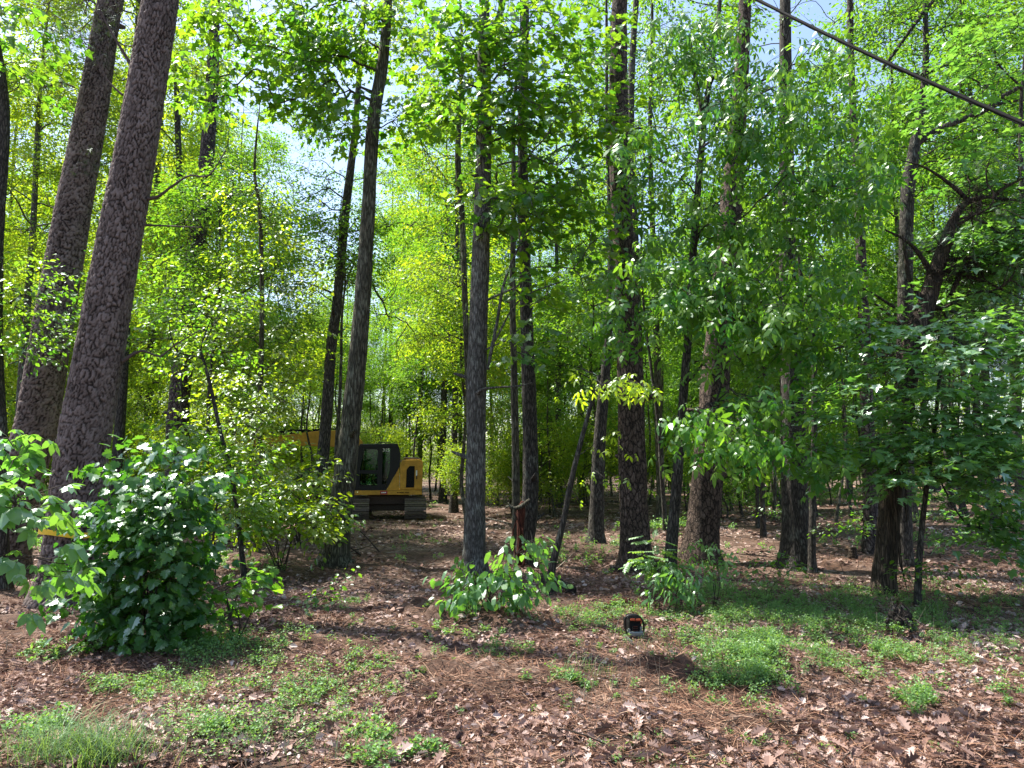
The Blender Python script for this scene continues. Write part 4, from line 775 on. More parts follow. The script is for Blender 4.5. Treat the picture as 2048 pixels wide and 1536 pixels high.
# cab: posts, roof, glass, floor, seat
cab = None
zt, zb = lz(885), lz(977); xa, xb, xc, xd = lx(712), lx(721), lx(796), lx(800); ya, yb = Y0+.02, -.22
g_ = Geo(); prism(g_, [(lx(717), lz(894)), (lx(720), lz(886)), (lx(794), lz(885)), (lx(797), lz(894))], ya, yb, .03); roof = part('cab_roof', g_, 'blackm', ex)
g_ = Geo(); rod(g_, [(lx(753), -.7, lz(885)), (lx(757), -.7, lz(882)), (lx(776), -.7, lz(882)), (lx(780), -.7, lz(885))], .015); part('roof_bar', g_, 'blackm', roof)
g_ = Geo()
for y_, yy in ((ya, ya+.07), (yb-.07, yb)):
    prism(g_, [(lx(712), lz(976)), (lx(710), lz(950)), (lx(717), lz(893)), (lx(728), lz(893)), (lx(721), lz(937)), (lx(721), lz(976))], y_, yy)        # front post
    prism(g_, [(lx(721.2), lz(944)), (lx(721.2), lz(937)), (lx(755), lz(937)), (lx(755), lz(944))], y_, yy)                                          # door bar
    prism(g_, [(lx(755.2), lz(976)), (lx(755.2), lz(893)), (lx(764.5), lz(893)), (lx(764.5), lz(976))], y_, yy)                                      # middle post
    prism(g_, [(lx(728.2), lz(896.5)), (lx(728.4), lz(893.2)), (lx(755), lz(893.2)), (lx(755), lz(896.5))], y_, yy)
    prism(g_, [(lx(770), lz(976)), (lx(779), lz(937)), (lx(779.5), lz(893)), (lx(797), lz(893)), (lx(800), lz(908)), (lx(798), lz(930)), (lx(773), lz(976))], y_, yy)
    prism(g_, [(lx(721.2), lz(976)), (lx(721.2), lz(966)), (lx(755), lz(968)), (lx(755), lz(976))], y_, yy)
    prism(g_, [(lx(764.7), lz(976)), (lx(764.7), lz(964)), (lx(771), lz(964)), (lx(769.8), lz(976))], y_, yy)
box(g_, (lx(716), (ya+yb)/2, lz(972)), (.12, yb-ya-.02, .1)); box(g_, (lx(790), (ya+yb)/2, lz(905)), (.16, yb-ya-.02, .1)); part('cab_frame', g_, 'blackm', ex)
g_ = Geo(); box(g_, (lx(741), (ya+yb)/2, lz(975)), (lx(770)-lx(712), yb-ya-.16, .06)); prism(g_, [(lx(797), lz(975)), (lx(780), lz(930)), (lx(796), lz(912)), (lx(799), lz(912))], ya+.09, yb-.09); part('cab_floor', g_, 'rubberd', ex)
g_ = Geo(); prism(g_, [(lx(721), lz(937)), (lx(728), lz(896.5)), (lx(755.1), lz(896.5)), (lx(755.1), lz(937))], ya+.03, ya+.036); prism(g_, [(lx(764.5), lz(964)), (lx(764.5), lz(893.5)), (lx(779.5), lz(893.5)), (lx(779), lz(937)), (lx(771), lz(964))], ya+.03, ya+.036); prism(g_, [(lx(721), lz(966)), (lx(721), lz(944)), (lx(755), lz(944)), (lx(755), lz(967))], ya+.03, ya+.036); part('window', g_, 'glass', ex)
g_ = Geo(); prism(g_, [(lx(721), lz(966)), (lx(728), lz(896.5)), (lx(755.1), lz(896.5)), (lx(755.1), lz(966))], yb-.04, yb-.034); prism(g_, [(lx(764.5), lz(964)), (lx(764.5), lz(893.5)), (lx(779.5), lz(893.5)), (lx(779), lz(937)), (lx(771), lz(964))], yb-.04, yb-.034); part('window', g_, 'glass', ex)
g_ = Geo(); box(g_, (lx(762), -.75, lz(958)), (.5, .5, .16), .05); prism(g_, [(lx(768), lz(960)), (lx(776), lz(922)), (lx(771), lz(921)), (lx(762), lz(958))], -.98, -.52, .03); box(g_, (lx(762), -.98, lz(948)), (.35, .08, .06), .02); part('seat', g_, 'seat', ex)
g_ = Geo(); rod(g_, [(lx(744), -.98, lz(962)), (lx(746), -.98, lz(945))], .018); rod(g_, [(lx(730), -.8, lz(974)), (lx(734), -.8, lz(948))], .02); box(g_, (lx(736), -.5, lz(949)), (.12, .22, .16), .02); part('control_lever', g_, 'blackm', ex)
text_part('number_decal', '315', .17, 'whitep', ex, (lx(771.5), ya-.02, lz(898)))
# boom, cylinder, stick, bucket
g_ = Geo(); prism(g_, [(lx(731), lz(965)), (lx(722), lz(965)), (lx(700), lz(893)), (lx(684), lz(894)), (lx(660), lz(890)), (lx(576), lz(888)), (lx(480), lz(893)), (lx(460), lz(886)), (lx(470), lz(877)), (lx(576), lz(865)), (lx(640), lz(857)), (lx(690), lz(856)), (lx(706), lz(862)), (lx(722), lz(880))], .0, .36, .025); bo = part('boom', g_, 'paint', ex)
g_ = Geo(); rod(g_, [(lx(676), -.03, lz(876)), (lx(676), .40, lz(876))], .09, 16); part('boom_pin', g_, 'rubberd', bo)
g_ = Geo(); rod(g_, [(lx(573), .18, lz(859.5)), (lx(632), .18, lz(858.5))], .085, 14); rod(g_, [(lx(480), .18, lz(863)), (lx(573), .18, lz(859.5))], .04, 10); part('stick_cylinder', g_, 'rubberd', bo)
for yy in (-.1, .46):
    g_ = Geo(); rod(g_, [(lx(676), yy, lz(878)), (lx(692), yy, lz(917))], .035, 10); rod(g_, [(lx(692), yy, lz(917)), (lx(709), yy, lz(972))], .075, 12); part('lift_cylinder', g_, 'blackm', bo)
g_ = Geo()
for k in range(4): rod(g_, [(lx(724), .02+k*.08, lz(905)), (lx(714), .02+k*.08, lz(876)), (lx(700), .02+k*.08, lz(857)), (lx(660), .02+k*.08, lz(853.5)), (lx(630), .02+k*.08, lz(855))], .018, 6, True, 16)
part('hydraulic_hose', g_, 'rubberd', bo)
g_ = Geo(); prism(g_, [(lx(446), lz(872)), (lx(462), lz(868)), (lx(478), lz(880)), (lx(520), lz(962)), (lx(510), lz(968)), (lx(462), lz(895))], .05, .31, .02); sk = part('stick', g_, 'paint', ex)
g_ = Geo(); prism(g_, [(lx(505), lz(958)), (lx(540), lz(955)), (lx(562), lz(966)), (lx(566), lz(985)), (lx(556), lz(1000)), (lx(536), lz(1006)), (lx(515), lz(1000)), (lx(522), lz(985))], -.3, .66, .02); bk = part('bucket', g_, 'mud', sk)
g_ = Geo(); prism(g_, [(lx(541), lz(954)), (lx(562), lz(964)), (lx(548), lz(968))], -.33, .69, .01); part('bucket_link', g_, 'paint', bk)

# ------------------------------------------------------------------ chainsaw, seen from its front with the handle arch up
YC = 8.25; KC = YC*1.02/F; cb = at(1271, 1290, YC); cb[2] = float(ground(cb[0], cb[1]))
cs = thing('chainsaw', 'orange and black chainsaw standing on the leaf litter in the right foreground', 'chainsaw', cb, R(6))
M['orange'] = flat_mat('orange_plastic', (.38, .06, .015), .6, var=.08)
M['greyp'] = flat_mat('light_grey_metal', (.17, .19, .18), .35, metal=.3, var=.15, scale=20)
def cx_(px): return (px-1271)*KC
def cz_(py): return (1288-py)*KC
g_ = Geo(); box(g_, (cx_(1270), .10, cz_(1262)), (.135, .26, .13), .02); box(g_, (cx_(1270), .06, cz_(1248)), (.125, .2, .06), .018); part('motor_body', g_, 'rubberd', cs)
g_ = Geo(); box(g_, (cx_(1264), -.045, cz_(1247)), (.052, .03, .022), .008); box(g_, (cx_(1274.5), -.045, cz_(1247.5)), (.052, .03, .022), .008); box(g_, (cx_(1281), -.02, cz_(1251)), (.014, .03, .05), .004); box(g_, (cx_(1270), .1, cz_(1246)), (.09, .14, .02), .008); part('top_cover', g_, 'orange', cs)
g_ = Geo(); box(g_, (cx_(1270), -.04, cz_(1263)), (.075, .03, .07), .008); mf = part('muffler', g_, 'rubberd', cs)
g_ = Geo()
for zz in (1259.5, 1263, 1267): box(g_, (cx_(1269), -.058, cz_(zz)), (.045, .006, .008))
part('muffler_slot', g_, 'redwood', mf)
g_ = Geo(); box(g_, (cx_(1270), .0, cz_(1273)), (.15, .14, .045), .012); box(g_, (cx_(1280.5), -.02, cz_(1266)), (.026, .05, .06), .008); box(g_, (cx_(1258), -.02, cz_(1269)), (.018, .05, .05), .006); part('crankcase', g_, 'greyp', cs)
g_ = Geo(); rod(g_, [(cx_(1287), .02, cz_(1281)), (cx_(1288), .0, cz_(1265)), (cx_(1285), -.02, cz_(1252)), (cx_(1277), -.03, cz_(1242)), (cx_(1267), -.03, cz_(1239)), (cx_(1255), -.03, cz_(1241)), (cx_(1251), -.02, cz_(1248)), (cx_(1252), 0, cz_(1262)), (cx_(1255), .03, cz_(1276))], .011, 10, True, 50); part('front_handle', g_, 'blackm', cs, True)
g_ = Geo(); rod(g_, [(0, .22, cz_(1258)), (0, .32, cz_(1262)), (0, .40, cz_(1270)), (0, .38, cz_(1282)), (0, .22, cz_(1282))], .014, 8, True, 24); part('rear_handle', g_, 'orange', cs, True)
g_ = Geo(); box(g_, (cx_(1253), -.10, cz_(1282)), (.006, .30, .045), .0); part('guide_bar', g_, 'greyp', cs)
g_ = Geo(); prism(g_, [(cx_(1252), cz_(1243)), (cx_(1256), cz_(1238)), (cx_(1274), cz_(1237.5)), (cx_(1280), cz_(1243)), (cx_(1276), cz_(1244.5)), (cx_(1256), cz_(1244.5))], -.07, -.055, .003); part('hand_guard', g_, 'blackm', cs)

# ------------------------------------------------------------------ ribbon round the big pine
Pb, rb = pine_big; zr = float(at(130, 1071, 10.65)[2]); k = int(np.argmin(np.abs(Pb[:, 2]-zr))); c = Pb[k]; n_ = 60; g_ = Geo()
for i in range(n_):
    pass
a = np.linspace(0, 2*np.pi, n_, endpoint=False); rr = rb[k]*(1+.35*math.exp(-(c[2]-Pb[0, 2])/.22))+.035+.006*np.sin(a*7); hw = .036+.004*np.sin(a*5); wz = .012*np.sin(a*3+1)
rings = []
for (dr, dz) in ((0, -1), (0, 1), (.003, 1), (.003, -1)): rings.append(np.column_stack([c[0]+np.cos(a)*(rr+dr), c[1]+np.sin(a)*(rr+dr), c[2]+wz+dz*hw-.03*np.cos(a)]))
V = np.concatenate(rings); Qr = [(q*n_+i, q*n_+(i+1) % n_, ((q+1) % 4)*n_+(i+1) % n_, ((q+1) % 4)*n_+i) for q in range(4) for i in range(n_)]
g_.add(V, None, Qr); M['ribbon'] = flat_mat('yellow_ribbon', (.75, .48, .01), .4, var=.15, scale=10)
o = link('marking_ribbon', g_.mesh('marking_ribbon', [M['ribbon']], False, c), None, c); tag(o, 'yellow plastic ribbon tied round the foot of the big leaning pine', 'ribbon')
# ------------------------------------------------------------------ overhead cable: two lines of one service drop
A_ = at(1505, -6, 8.0); B_ = at(2056, 250, 5.6); d_ = B_-A_
def cabpts(off, n=60):
    t = np.linspace(-1.6, 1.8, n)[:, None]; p = A_+d_*t; p[:, 2] += .12*(t[:, 0]-.5)**2-.03; return p+np.array(off)
M['wire'] = flat_mat('dark_stranded_wire', (.010, .010, .011), .8, metal=0, spec=.1, var=.3, scale=60)
cab_t = thing('overhead_cable', 'black overhead cable crossing the upper right corner', 'cable', A_)
g_ = Geo(); rod(g_, cabpts((0, 0, 0)), .015, 8); link('insulated_line', g_.mesh('insulated_line', [M['rubberd']], True, A_), cab_t)
g_ = Geo(); t = np.linspace(0, 1, 400)*2*np.pi*26; pp = spline(cabpts((0, 0, 0)), 400)+np.column_stack([np.cos(t)*.004, np.sin(t)*.006, -.020+np.sin(t)*.006]); rod(g_, pp, .006, 6); link('support_wire', g_.mesh('support_wire', [M['wire']], True, A_), cab_t)
# ------------------------------------------------------------------ dark board fence far right
fc = at(2010, 970, 52); fc[2] = float(ground(fc[0], fc[1])); fe = thing('board_fence', 'dark low board fence beyond the woods at the right edge', 'fence', fc, R(-4))
g_ = Geo(); M['darkwood'] = flat_mat('dark_stained_board', (.025, .024, .028), .7, var=.4, scale=6)
for z_ in (.35, .85, 1.35): box(g_, (1.5, 0, z_), (13, .05, .28), .01)
part('board', g_, 'darkwood', fe)
for k in range(6):
    g_ = Geo(); box(g_, (-4.5+k*2.4, .10, .78), (.14, .14, 1.6), .01); part('post', g_, 'darkwood', fe)
# ------------------------------------------------------------------ logs, stumps, sticks, torn wood
def log(name, label, cat, pts, r_, m, S=12, cap=True, n=16, rough=.12):
    A = spline(np.array([[*p, q] for p, q in zip(pts, r_)], float), n); c = A[0, :3].copy(); V, T_, Q_ = tubes(A[None, :, :3], A[None, :, 3], S, cap, rough)
    g = Geo(); g.add(V, T_, Q_); o = link(name, g.mesh(name, [M[m]], True, c), None, c); return tag(o, label, cat)
def gp(px, py, up=0): q = gpt(px, py); q[2] += up; return q
log('fallen_log', 'dark rotten log on the litter right of the low broad sapling', 'log', [gp(1085, 1166, .05), gp(1110, 1175, .06), gp(1145, 1188, .05)], [.085, .09, .07], 'rot')
log('fallen_log', 'reddish split log lying left of the slim upright seedling', 'log', [gp(1210, 1216, .03), gp(1245, 1212, .05), gp(1292, 1216, .02)], [.05, .06, .035], 'redwood')
log('dead_trunk', 'dark dead trunk leaning behind the leaning olive trunk, under the boom', 'dead trunk', [at(545, 985, 20), at(590, 958, 20), at(640, 932, 20), at(700, 915, 20.3)], [.12, .10, .08, .05], 'dark')
log('tree_stump', 'dark upright stump under the excavator boom, left of the crossing trunk', 'stump', [gp(573, 990), at(573, 965, 25.5), at(574, 942, 25.5)], [.17, .16, .14], 'dark')
log('tree_stump', 'small pale split stump between the black trunk and the shaggy cedar', 'stump', [gp(1706, 1118), gp(1706, 1118, .12), gp(1706, 1118, .24)], [.10, .085, .075], 'cedar')
log('broken_stick', 'pale bare stick on the litter at lower left above the grass tuft', 'stick', [gp(92, 1408, .03), gp(125, 1422, .04), gp(168, 1436, .02)], [.006, .008, .005], 'palestick', 6)
log('broken_stick', 'upright snapped stick in front of the dense maple bush', 'stick', [gp(328, 1280), gp(331, 1280, .16), gp(336, 1280, .30)], [.012, .010, .008], 'palestick', 6)
log('broken_stick', 'short stick leaning between the log and the brown pine', 'stick', [gp(1105, 1148, .02), gp(1125, 1140, .12), gp(1145, 1130, .2)], [.012, .01, .006], 'palestick', 6)
log('broken_stick', 'thin pale stick standing just left of the chainsaw', 'stick', [gp(1229, 1276), gp(1232, 1276, .1), gp(1238, 1276, .2)], [.005, .004, .003], 'palestick', 6)
log('fallen_branch', 'long bare branch on the ground behind the pale centre trunk', 'branch', [gp(970, 1040, .06), gp(1000, 1046, .06), gp(1040, 1056, .04)], [.03, .03, .02], 'dark', 8)
bp_ = gp(715, 1110); t = thing('brush_pile', 'pile of broken pale branches at the foot of the leaning olive trunk', 'brush pile', bp_)
for k in range(12):
    g_ = Geo(); s0 = np.array([U(-.5, .5), U(-.3, .3), .02]); e = s0+np.array([U(-.9, .9), U(-.4, .4), U(.1, 1.1) if k < 6 else U(.02, .3)])
    rod(g_, [s0, (s0+e)/2+rng.normal(0, .06, 3), e], [.018, .012, .004], 6, True, 8); link('branch', g_.mesh('branch', [M['palestick' if k % 2 else 'twig']], True), t)
tc_ = at(1040, 1080, 14.2); tc_[2] = float(ground(tc_[0], tc_[1])); t = thing('splintered_snag', 'torn red splintered wood standing against the grey furrowed trunk', 'broken tree', tc_)
sc_ = scale_at(14.2); zg = lambda py: (1092-py)*sc_
g_ = Geo(); rod(g_, [(-.02, 0, zg(1092)), (0, 0, zg(1040)), (.02, .02, zg(985)), (.05, .02, zg(965))], [.06, .05, .085, .03], 12, True, 14); part('splintered_core', g_, 'redwood', t, True)
for (p0, p1, p2, w_) in (((1034, 1085), (1026, 1030), (1034, 998), .02), ((1036, 1070), (1040, 1020), (1030, 985), .018), ((1046, 1090), (1050, 1060), (1044, 1015), .02), ((1040, 1075), (1062, 1045), (1060, 1020), .014)):
    g_ = Geo(); rod(g_, [((p[0]-1040)*sc_, -.12, zg(p[1])) for p in (p0, p1, p2)], [w_, w_*.8, w_*.3], 6, True, 10); part('splinter', g_, 'redwood' if w_ > .015 else 'palestick', t, True)
g_ = Geo(); rod(g_, [((p[0]-1040)*sc_, -.05, zg(p[1])) for p in ((1060, 962), (1042, 975), (1026, 978), (1016, 967))], [.04, .04, .03, .008], 8, True, 12); rod(g_, [((p[0]-1040)*sc_, -.05, zg(p[1])) for p in ((1026, 977), (1018, 974), (1011, 979))], [.03, .02, .008], 6, True, 8); part('broken_stub', g_, 'moss', t, True)
q = gp(1803, 1282, .0); t = thing('root_clump', 'dark upturned root clump beside the green patch at right', 'root clump', q); g_ = Geo(); lump = ellipsoid((0, 0, .1), (.12, .1, .12), 90, 0)
for k in range(90):
    e = lump[k]+rng.normal(0, .08, 3); V, T_, Q_ = tubes(np.stack([lump[k], (lump[k]+e)/2+rng.normal(0, .02, 3), e])[None], [[.012, .008, .003]], 4); g_.add(V, None, Q_)
n0 = 14; th = np.linspace(0, math.pi, n0); ph = np.linspace(0, 2*math.pi, 20, endpoint=False); TH, PH = np.meshgrid(th, ph, indexing='ij'); rr = .13*(1+.3*rng.uniform(-1, 1, TH.shape))
V = np.stack([rr*np.sin(TH)*np.cos(PH), rr*np.sin(TH)*np.sin(PH)*.8, .08+rr*np.cos(TH)], -1).reshape(-1, 3); ii = np.arange(n0*20).reshape(n0, 20); nn = np.roll(ii, -1, 1)
g_.add(V, None, np.stack([ii[:-1], nn[:-1], nn[1:], ii[1:]], -1).reshape(-1, 4)); link('clod', g_.mesh('clod', [M['rot']], False), t)
# ------------------------------------------------------------------ leaf litter, straw, twigs, herbs, grass
M['litter'] = tint_mat('dry_oak_leaf', [(0, (.065, .036, .028)), (.35, (.20, .115, .088)), (.65, (.34, .23, .19)), (.88, (.45, .34, .30)), (1, (.50, .41, .37))], .75, .12)
M['straw'] = tint_mat('pine_straw', [(0, (.09, .04, .025)), (.6, (.24, .12, .07)), (1, (.38, .25, .17))], .8)
def floor_xy(n, y0, y1, spread=.78, p=1.0):
    u = U(0, 1, n); y = y0*(y1/y0)**u if p == 1.0 else (y0**p+u*(y1**p-y0**p))**(1/p); return U(-spread, spread, n)*y, y
def pitchxy(px, py):
    q = np.array([gpt(a, b) for a, b in zip(px, py)]); return q
def gnormal(x, y):
    e = .05; return norm(np.stack([-(ground(x+e, y)-ground(x-e, y))/(2*e), -(ground(x, y+e)-ground(x, y-e))/(2*e), np.ones_like(x)], -1))
T_OAKC = (T_OAK[0]*np.array([1, 1, 1.6])+np.array([0, 0, .0]), T_OAK[1])
lg = Geo()
def litter(n, y0, y1, tmpl, s0, s1, tilt, lift, keep=None):
    x, y = floor_xy(n, y0, y1)
    k = (vnoise(x, y, .9, 12)+.6*vnoise(x, y, 2.3, 13)+.38 > U(-.35, .5, n)) & ~(((x-3.7)**2+(y-3.9)**2/.9) < 1.0)
    tr_ = ridge(x, y, -3.6, 24, -.5, 10, .9, 1)+ridge(x, y, -.5, 10, 1.0, 6.5, 1.0, 1); k &= U(0, 1, n) > .62*np.clip(tr_+.5*vnoise(x, y, 1.7, 44), 0, 1)
    x, y = x[k], y[k]; n = len(x); P_ = np.column_stack([x, y, ground(x, y)+U(0, lift, n)]); a = U(0, 6.283, n)
    d = np.column_stack([np.cos(a), np.sin(a), rng.normal(0, .25, n)]); nr = gnormal(x, y)+rng.normal(0, tilt, (n, 3)); nr[:, 2] = np.abs(nr[:, 2])
    ti = np.clip(.5+.26*rng.normal(0, 1, n)+.3*vnoise(x, y, .8, 14)+.15*vnoise(x, y, 3, 15), 0, 1); sz = U(s0, s1, n)
    V_, T_ = tmpl; scatter(lg, tmpl, P_, d, nr, sz, ti)
litter(24000, 3.2, 9.5, T_OAKC, .035, .09, .9, .045)
litter(1300, 3.4, 6.0, T_OAKC, .09, .15, .9, .05)
litter(130000, 3.2, 14, T_OVAL, .012, .05, .9, .035)
litter(40000, 8, 30, T_OVAL, .05, .11, .7, .03)
litter(16000, 20, 70, T_DIA, .14, .26, .5, .03)
tag(link('leaf_litter', lg.mesh('leaf_litter', [M['litter']], False)), kind='stuff')
# pine straw and fine dead stalks
n = 170000; x, y = floor_xy(n, 3.2, 16); k = vnoise(x, y, .7, 20)+.5*vnoise(x, y, 2, 21) > -.25+U(-.3, .3, n); x, y = x[k], y[k]; n = len(x)
P_ = np.column_stack([x, y, ground(x, y)+U(0, .03, n)]); a = U(0, 6.283, n); d = np.column_stack([np.cos(a), np.sin(a), U(-.1, .45, n)]); nr = rng.normal(0, 1, (n, 3)); nr[:, 2] += 1
sg = Geo(); V_ = np.array([(0, -.012, 0), (.5, -.014, .03), (1, 0, -.05), (.5, .014, .03), (0, .012, 0)], float); scatter(sg, (V_, np.array([(0, 1, 3), (0, 3, 4), (1, 2, 3)])), P_, d, nr, U(.06, .18, n), U(0, 1, n))
tag(link('pine_straw', sg.mesh('pine_straw', [M['straw']], False)), kind='stuff')
n = 3000; x, y = floor_xy(n, 3.3, 22); P0 = np.column_stack([x, y, ground(x, y)+.01]); a = U(0, 6.283, n); L = U(.1, .45, n)
P2 = P0+np.column_stack([np.cos(a)*L, np.sin(a)*L, np.abs(rng.normal(0, .10, n))*L*2]); P1 = (P0+P2)/2+rng.normal(0, .02, (n, 3)); g_ = Geo(); V, T_, Q_ = tubes(np.stack([P0, P1, P2], 1), np.array([[1, .8, .4]])*U(.002, .006, (n, 1)), 4); g_.add(V, None, Q_)
tag(link('fallen_twigs', g_.mesh('fallen_twigs', [M['twig']], True)), kind='stuff')
# rough clods and root bits where the soil was churned
n = 5000; x, y = floor_xy(n, 3.4, 12); k = (vnoise(x, y, .9, 12)+.6*vnoise(x, y, 2.3, 13) < .1); x, y = x[k], y[k]; n = len(x); oc = np.array([(1, 0, 0), (-1, 0, 0), (0, 1, 0), (0, -1, 0), (0, 0, 1), (0, 0, -.6)], float)
V = np.column_stack([x, y, ground(x, y)])[:, None]+oc[None]*U(.5, 1.3, (n, 6, 1))*(U(.004, .022, n)**1)[:, None, None]; tt = np.array([(0, 2, 4), (2, 1, 4), (1, 3, 4), (3, 0, 4), (2, 0, 5), (1, 2, 5), (3, 1, 5), (0, 3, 5)])
g_ = Geo(); g_.add(V.reshape(-1, 3), (tt[None]+(np.arange(n)*6)[:, None, None]).reshape(-1, 3), None, np.repeat(U(0, .6, n), 6)); tag(link('soil_clods', g_.mesh('soil_clods', [M['straw']], False)), kind='stuff')
# pine cones
cg = Geo(); rod(cg, [(0, -.045, .028), (0, -.03, .028), (0, 0, .028), (0, .035, .028), (0, .05, .028)], [.008, .024, .028, .02, .004], 10)
for j in range(60):
    a_ = j*2.4; yy = -.04+.085*j/60; rr_ = .026*(1-((yy-.0)/.055)**2)**.5; d_ = np.array([math.cos(a_), 0, math.sin(a_)]); c_ = np.array([0, yy, .028])+d_*rr_; s_ = np.array([-math.sin(a_), 0, math.cos(a_)])*.007
    cg.add([c_-s_, c_+s_, c_+d_*.012+np.array([0, .008, 0])], [(0, 1, 2)])
M['cone'] = flat_mat('dry_pine_cone', (.14, .09, .06), .85, var=.5, scale=60); cm_ = cg.mesh('pine_cone', [M['cone']], False)
for (px, py, lab) in ((258, 1385, 'pine cone left of the other cones, on the litter above the grass tuft'), (388, 1432, 'pine cone at the left edge of the lower left herb patch'), (285, 1494, 'pine cone nearest the grass tuft, low in the left foreground')):
    q = gpt(px, py); o = link('pine_cone', cm_, None, q); o.rotation_euler = (0, 0, U(0, 6)); tag(o, lab, 'pine cone', 'pine cones in the left foreground')
# low herbs: patches given by the photo, plants standing on the ground there
hb = Geo(); hs = Geo()
def herbs(px, py, rx, ry, n, h0, h1, leaf=.022):
    ppx, ppy = px+rx*.62*rng.normal(0, 1, n), py+ry*.62*rng.normal(0, 1, n); ppy = np.maximum(ppy, 975); G_ = pitchxy(ppx, ppy); k = vnoise(G_[:, 0], G_[:, 1], 2.6, 30)+.5*vnoise(G_[:, 0], G_[:, 1], 6, 31) > U(-.8, .35, n); G_ = G_[k]; n = len(G_)
    if n == 0: return
    h = U(h0, h1, n); tip = G_+np.column_stack([rng.normal(0, .25, n)*h, rng.normal(0, .25, n)*h, h]); mid = (G_+tip)/2+rng.normal(0, .01, (n, 3))
    V, T_, Q_ = tubes(np.stack([G_, mid, tip], 1), np.tile([[.0022, .0018, .001]], (n, 1)), 3); hs.add(V, None, Q_)
    h = h*(1+.9*np.clip(vnoise(G_[:, 0], G_[:, 1], 3.5, 33), -.4, 1)); m = 18; t = U(.3, 1.1, (n, m)); B = G_[:, None]+(tip-G_)[:, None]*t[..., None]; an = U(0, 6.283, (n, m)); rad = U(.1, .5, (n, m))*h[:, None]
    D = np.stack([np.cos(an), np.sin(an), U(-.2, .5, (n, m))], -1); B = B+D*rad[..., None]*np.array([1, 1, .3]); N_ = rng.normal(0, .4, (n, m, 3))+np.array([0, 0, 1.])
    for _ in range(2):
        J = B+rng.normal(0, .012, B.shape); J[..., 2] = np.maximum(J[..., 2], G_[:, None, 2]+.01)
        scatter(hb, T_OVALS, J.reshape(-1, 3), (D+rng.normal(0, .5, D.shape)).reshape(-1, 3), N_.reshape(-1, 3), (leaf*U(.6, 1.3, (n, m))).ravel(), np.clip(.5+.3*np.repeat(rng.normal(0, 1, n), m)*.7+rng.normal(0, .2, n*m), 0, 1))
T_OVALS = (np.array([(0, 0, 0), (.4, -.36, .06), (1, 0, -.05), (.4, .36, .06)], float), np.array([(0, 1, 2), (0, 2, 3)]))
for p in [(1600, 1250, 230, 55, 1100, .05, .13), (1740, 1270, 180, 50, 420, .05, .12), (1480, 1330, 80, 60, 420, .07, .15), (1700, 1320, 130, 40, 240, .05, .13), (1440, 1260, 70, 50, 130, .06, .14), (1840, 1410, 30, 30, 60, .05, .13), (1820, 1260, 80, 50, 110, .05, .14), (1640, 1195, 240, 18, 160, .08, .2, .03),
          (430, 1310, 80, 50, 120, .08, .19), (560, 1330, 90, 60, 130, .07, .15), (640, 1400, 80, 50, 100, .06, .14), (420, 1480, 70, 40, 50, .08, .18), (330, 1380, 60, 30, 60, .05, .1), (560, 1450, 100, 60, 70, .06, .15), (215, 1370, 40, 20, 40, .05, .1), (60, 1465, 70, 35, 90, .06, .13, .03),
          (740, 1500, 60, 40, 60, .05, .12, .03), (1180, 1235, 60, 22, 90, .05, .12), (1260, 1225, 120, 16, 80, .04, .1), (690, 1210, 40, 12, 30, .05, .1), (1400, 1200, 140, 20, 90, .06, .14, .03), (1980, 1230, 90, 60, 90, .05, .13), (2020, 1330, 60, 90, 60, .04, .09),
          (860, 1500, 30, 30, 14, .05, .1, .035), (720, 1330, 80, 40, 50, .04, .1), (1150, 1365, 30, 10, 30, .04, .07), (1040, 1310, 60, 20, 24, .04, .1), (940, 1255, 60, 30, 30, .05, .12, .03), (260, 1300, 110, 16, 60, .04, .1, .035), (100, 1310, 100, 20, 40, .04, .1, .035), (1230, 1110, 200, 40, 160, .08, .2, .04), (1750, 1080, 260, 30, 120, .08, .2, .05),
          (860, 1090, 90, 30, 50, .06, .14, .03), (1500, 1500, 500, 40, 50, .02, .05, .02), (1100, 1330, 700, 80, 140, .03, .08, .025), (480, 1130, 80, 20, 50, .05, .14, .04)]: herbs(*p)
for _ in range(26):                                                  # low green cover farther back in the woods
    yy = U(16, 55); xx = U(-.7, .7)*yy; px_ = 1024+F*xx/yy; py_ = 768+F*math.tan(PITCH+math.atan(1.85/yy))
    if 560 < px_ < 860 and yy < 28: continue
    herbs(px_, py_, 90, 6, 60, .15, .4, .07)
ho = link('ground_herbs', hb.mesh('ground_herbs', [M['l_herb']], False)); tag(ho, kind='stuff')
tag(link('herb_stalks', hs.mesh('herb_stalks', [M['l_grass']], True)), kind='stuff')
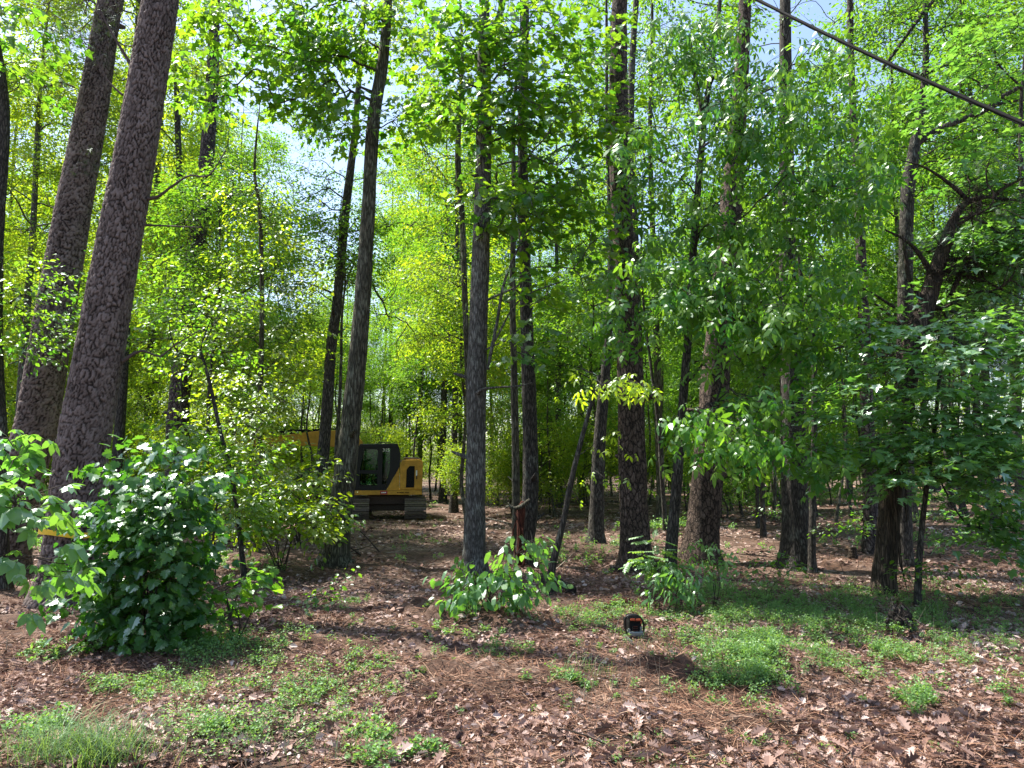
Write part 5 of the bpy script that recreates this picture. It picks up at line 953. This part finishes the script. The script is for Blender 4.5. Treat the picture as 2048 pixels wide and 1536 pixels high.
# grass
def blades(geo, G_, h0, h1, wd=.004, bend=.5):
    n = len(G_); a = U(0, 6.283, n); h = U(h0, h1, n); d = np.column_stack([np.cos(a), np.sin(a), np.zeros(n)]); s = np.column_stack([-np.sin(a), np.cos(a), np.zeros(n)])*wd
    b = bend*U(.3, 1.4, n)[:, None]; up = np.array([0, 0, 1.])
    r0 = G_; r1 = G_+(up*.5+d*b*.2)*h[:, None]; r2 = G_+(up*.85+d*b*.6)*h[:, None]; r3 = G_+(up*.9+d*b*1.1)*h[:, None]
    V = np.stack([r0-s, r0+s, r1+s*.9, r1-s*.9, r2+s*.6, r2-s*.6, r3], 1).reshape(-1, 3); o = (np.arange(n)*7)[:, None]
    T_ = np.concatenate([o+np.array([a_]) for a_ in ((0, 1, 2), (0, 2, 3), (3, 2, 4), (3, 4, 5), (5, 4, 6))]); geo.add(V, T_, None, np.repeat(U(0, 1, n), 7))
c = gpt(175, 1530); n = 800; g_ = Geo(); G_ = np.column_stack([c[0]+rng.normal(0, .2, n), c[1]+rng.normal(0, .12, n)]); G_ = np.column_stack([G_, ground(G_[:, 0], G_[:, 1])]); blades(g_, G_, .08, .30, .0026, 1.1)
o = link('grass_tuft', g_.mesh('grass_tuft', [M['l_grass']], False, c), None, c); tag(o, 'long-bladed grass tuft in the lower left corner', 'grass tuft')
g_ = Geo()
for (px, py, rx, ry, n) in ((1600, 1240, 200, 40, 700), (1480, 1330, 80, 50, 600), (430, 1320, 80, 50, 260), (100, 1490, 110, 40, 260), (1180, 1350, 60, 12, 120), (640, 1500, 200, 40, 150), (1290, 1290, 80, 20, 90), (1950, 1260, 90, 60, 220)):
    a = U(0, 6.283, n); q = np.sqrt(U(0, 1, n)); blades(g_, pitchxy(px+rx*q*np.cos(a), py+ry*q*np.sin(a)), .04, .16, .0018, .7)
tag(link('thin_grass', g_.mesh('thin_grass', [M['l_grass']], False)), kind='stuff')
# dead pale grass stalks standing in the foreground
n = 70; px = np.concatenate([U(1150, 1330, 45), U(1700, 1900, 25)]); py = np.concatenate([U(1340, 1450, 45), U(1230, 1330, 25)]); G_ = pitchxy(px, py); g_ = Geo(); h = U(.1, .3, n); tip = G_+np.column_stack([rng.normal(0, .25, n)*h, rng.normal(0, .25, n)*h, h])
V, T_, Q_ = tubes(np.stack([G_, (G_+tip)/2+rng.normal(0, .008, (n, 3)), tip], 1), np.tile([[.002, .0017, .001]], (n, 1)), 3); g_.add(V, None, Q_); tag(link('dry_stalks', g_.mesh('dry_stalks', [M['palestick']], True)), kind='stuff')
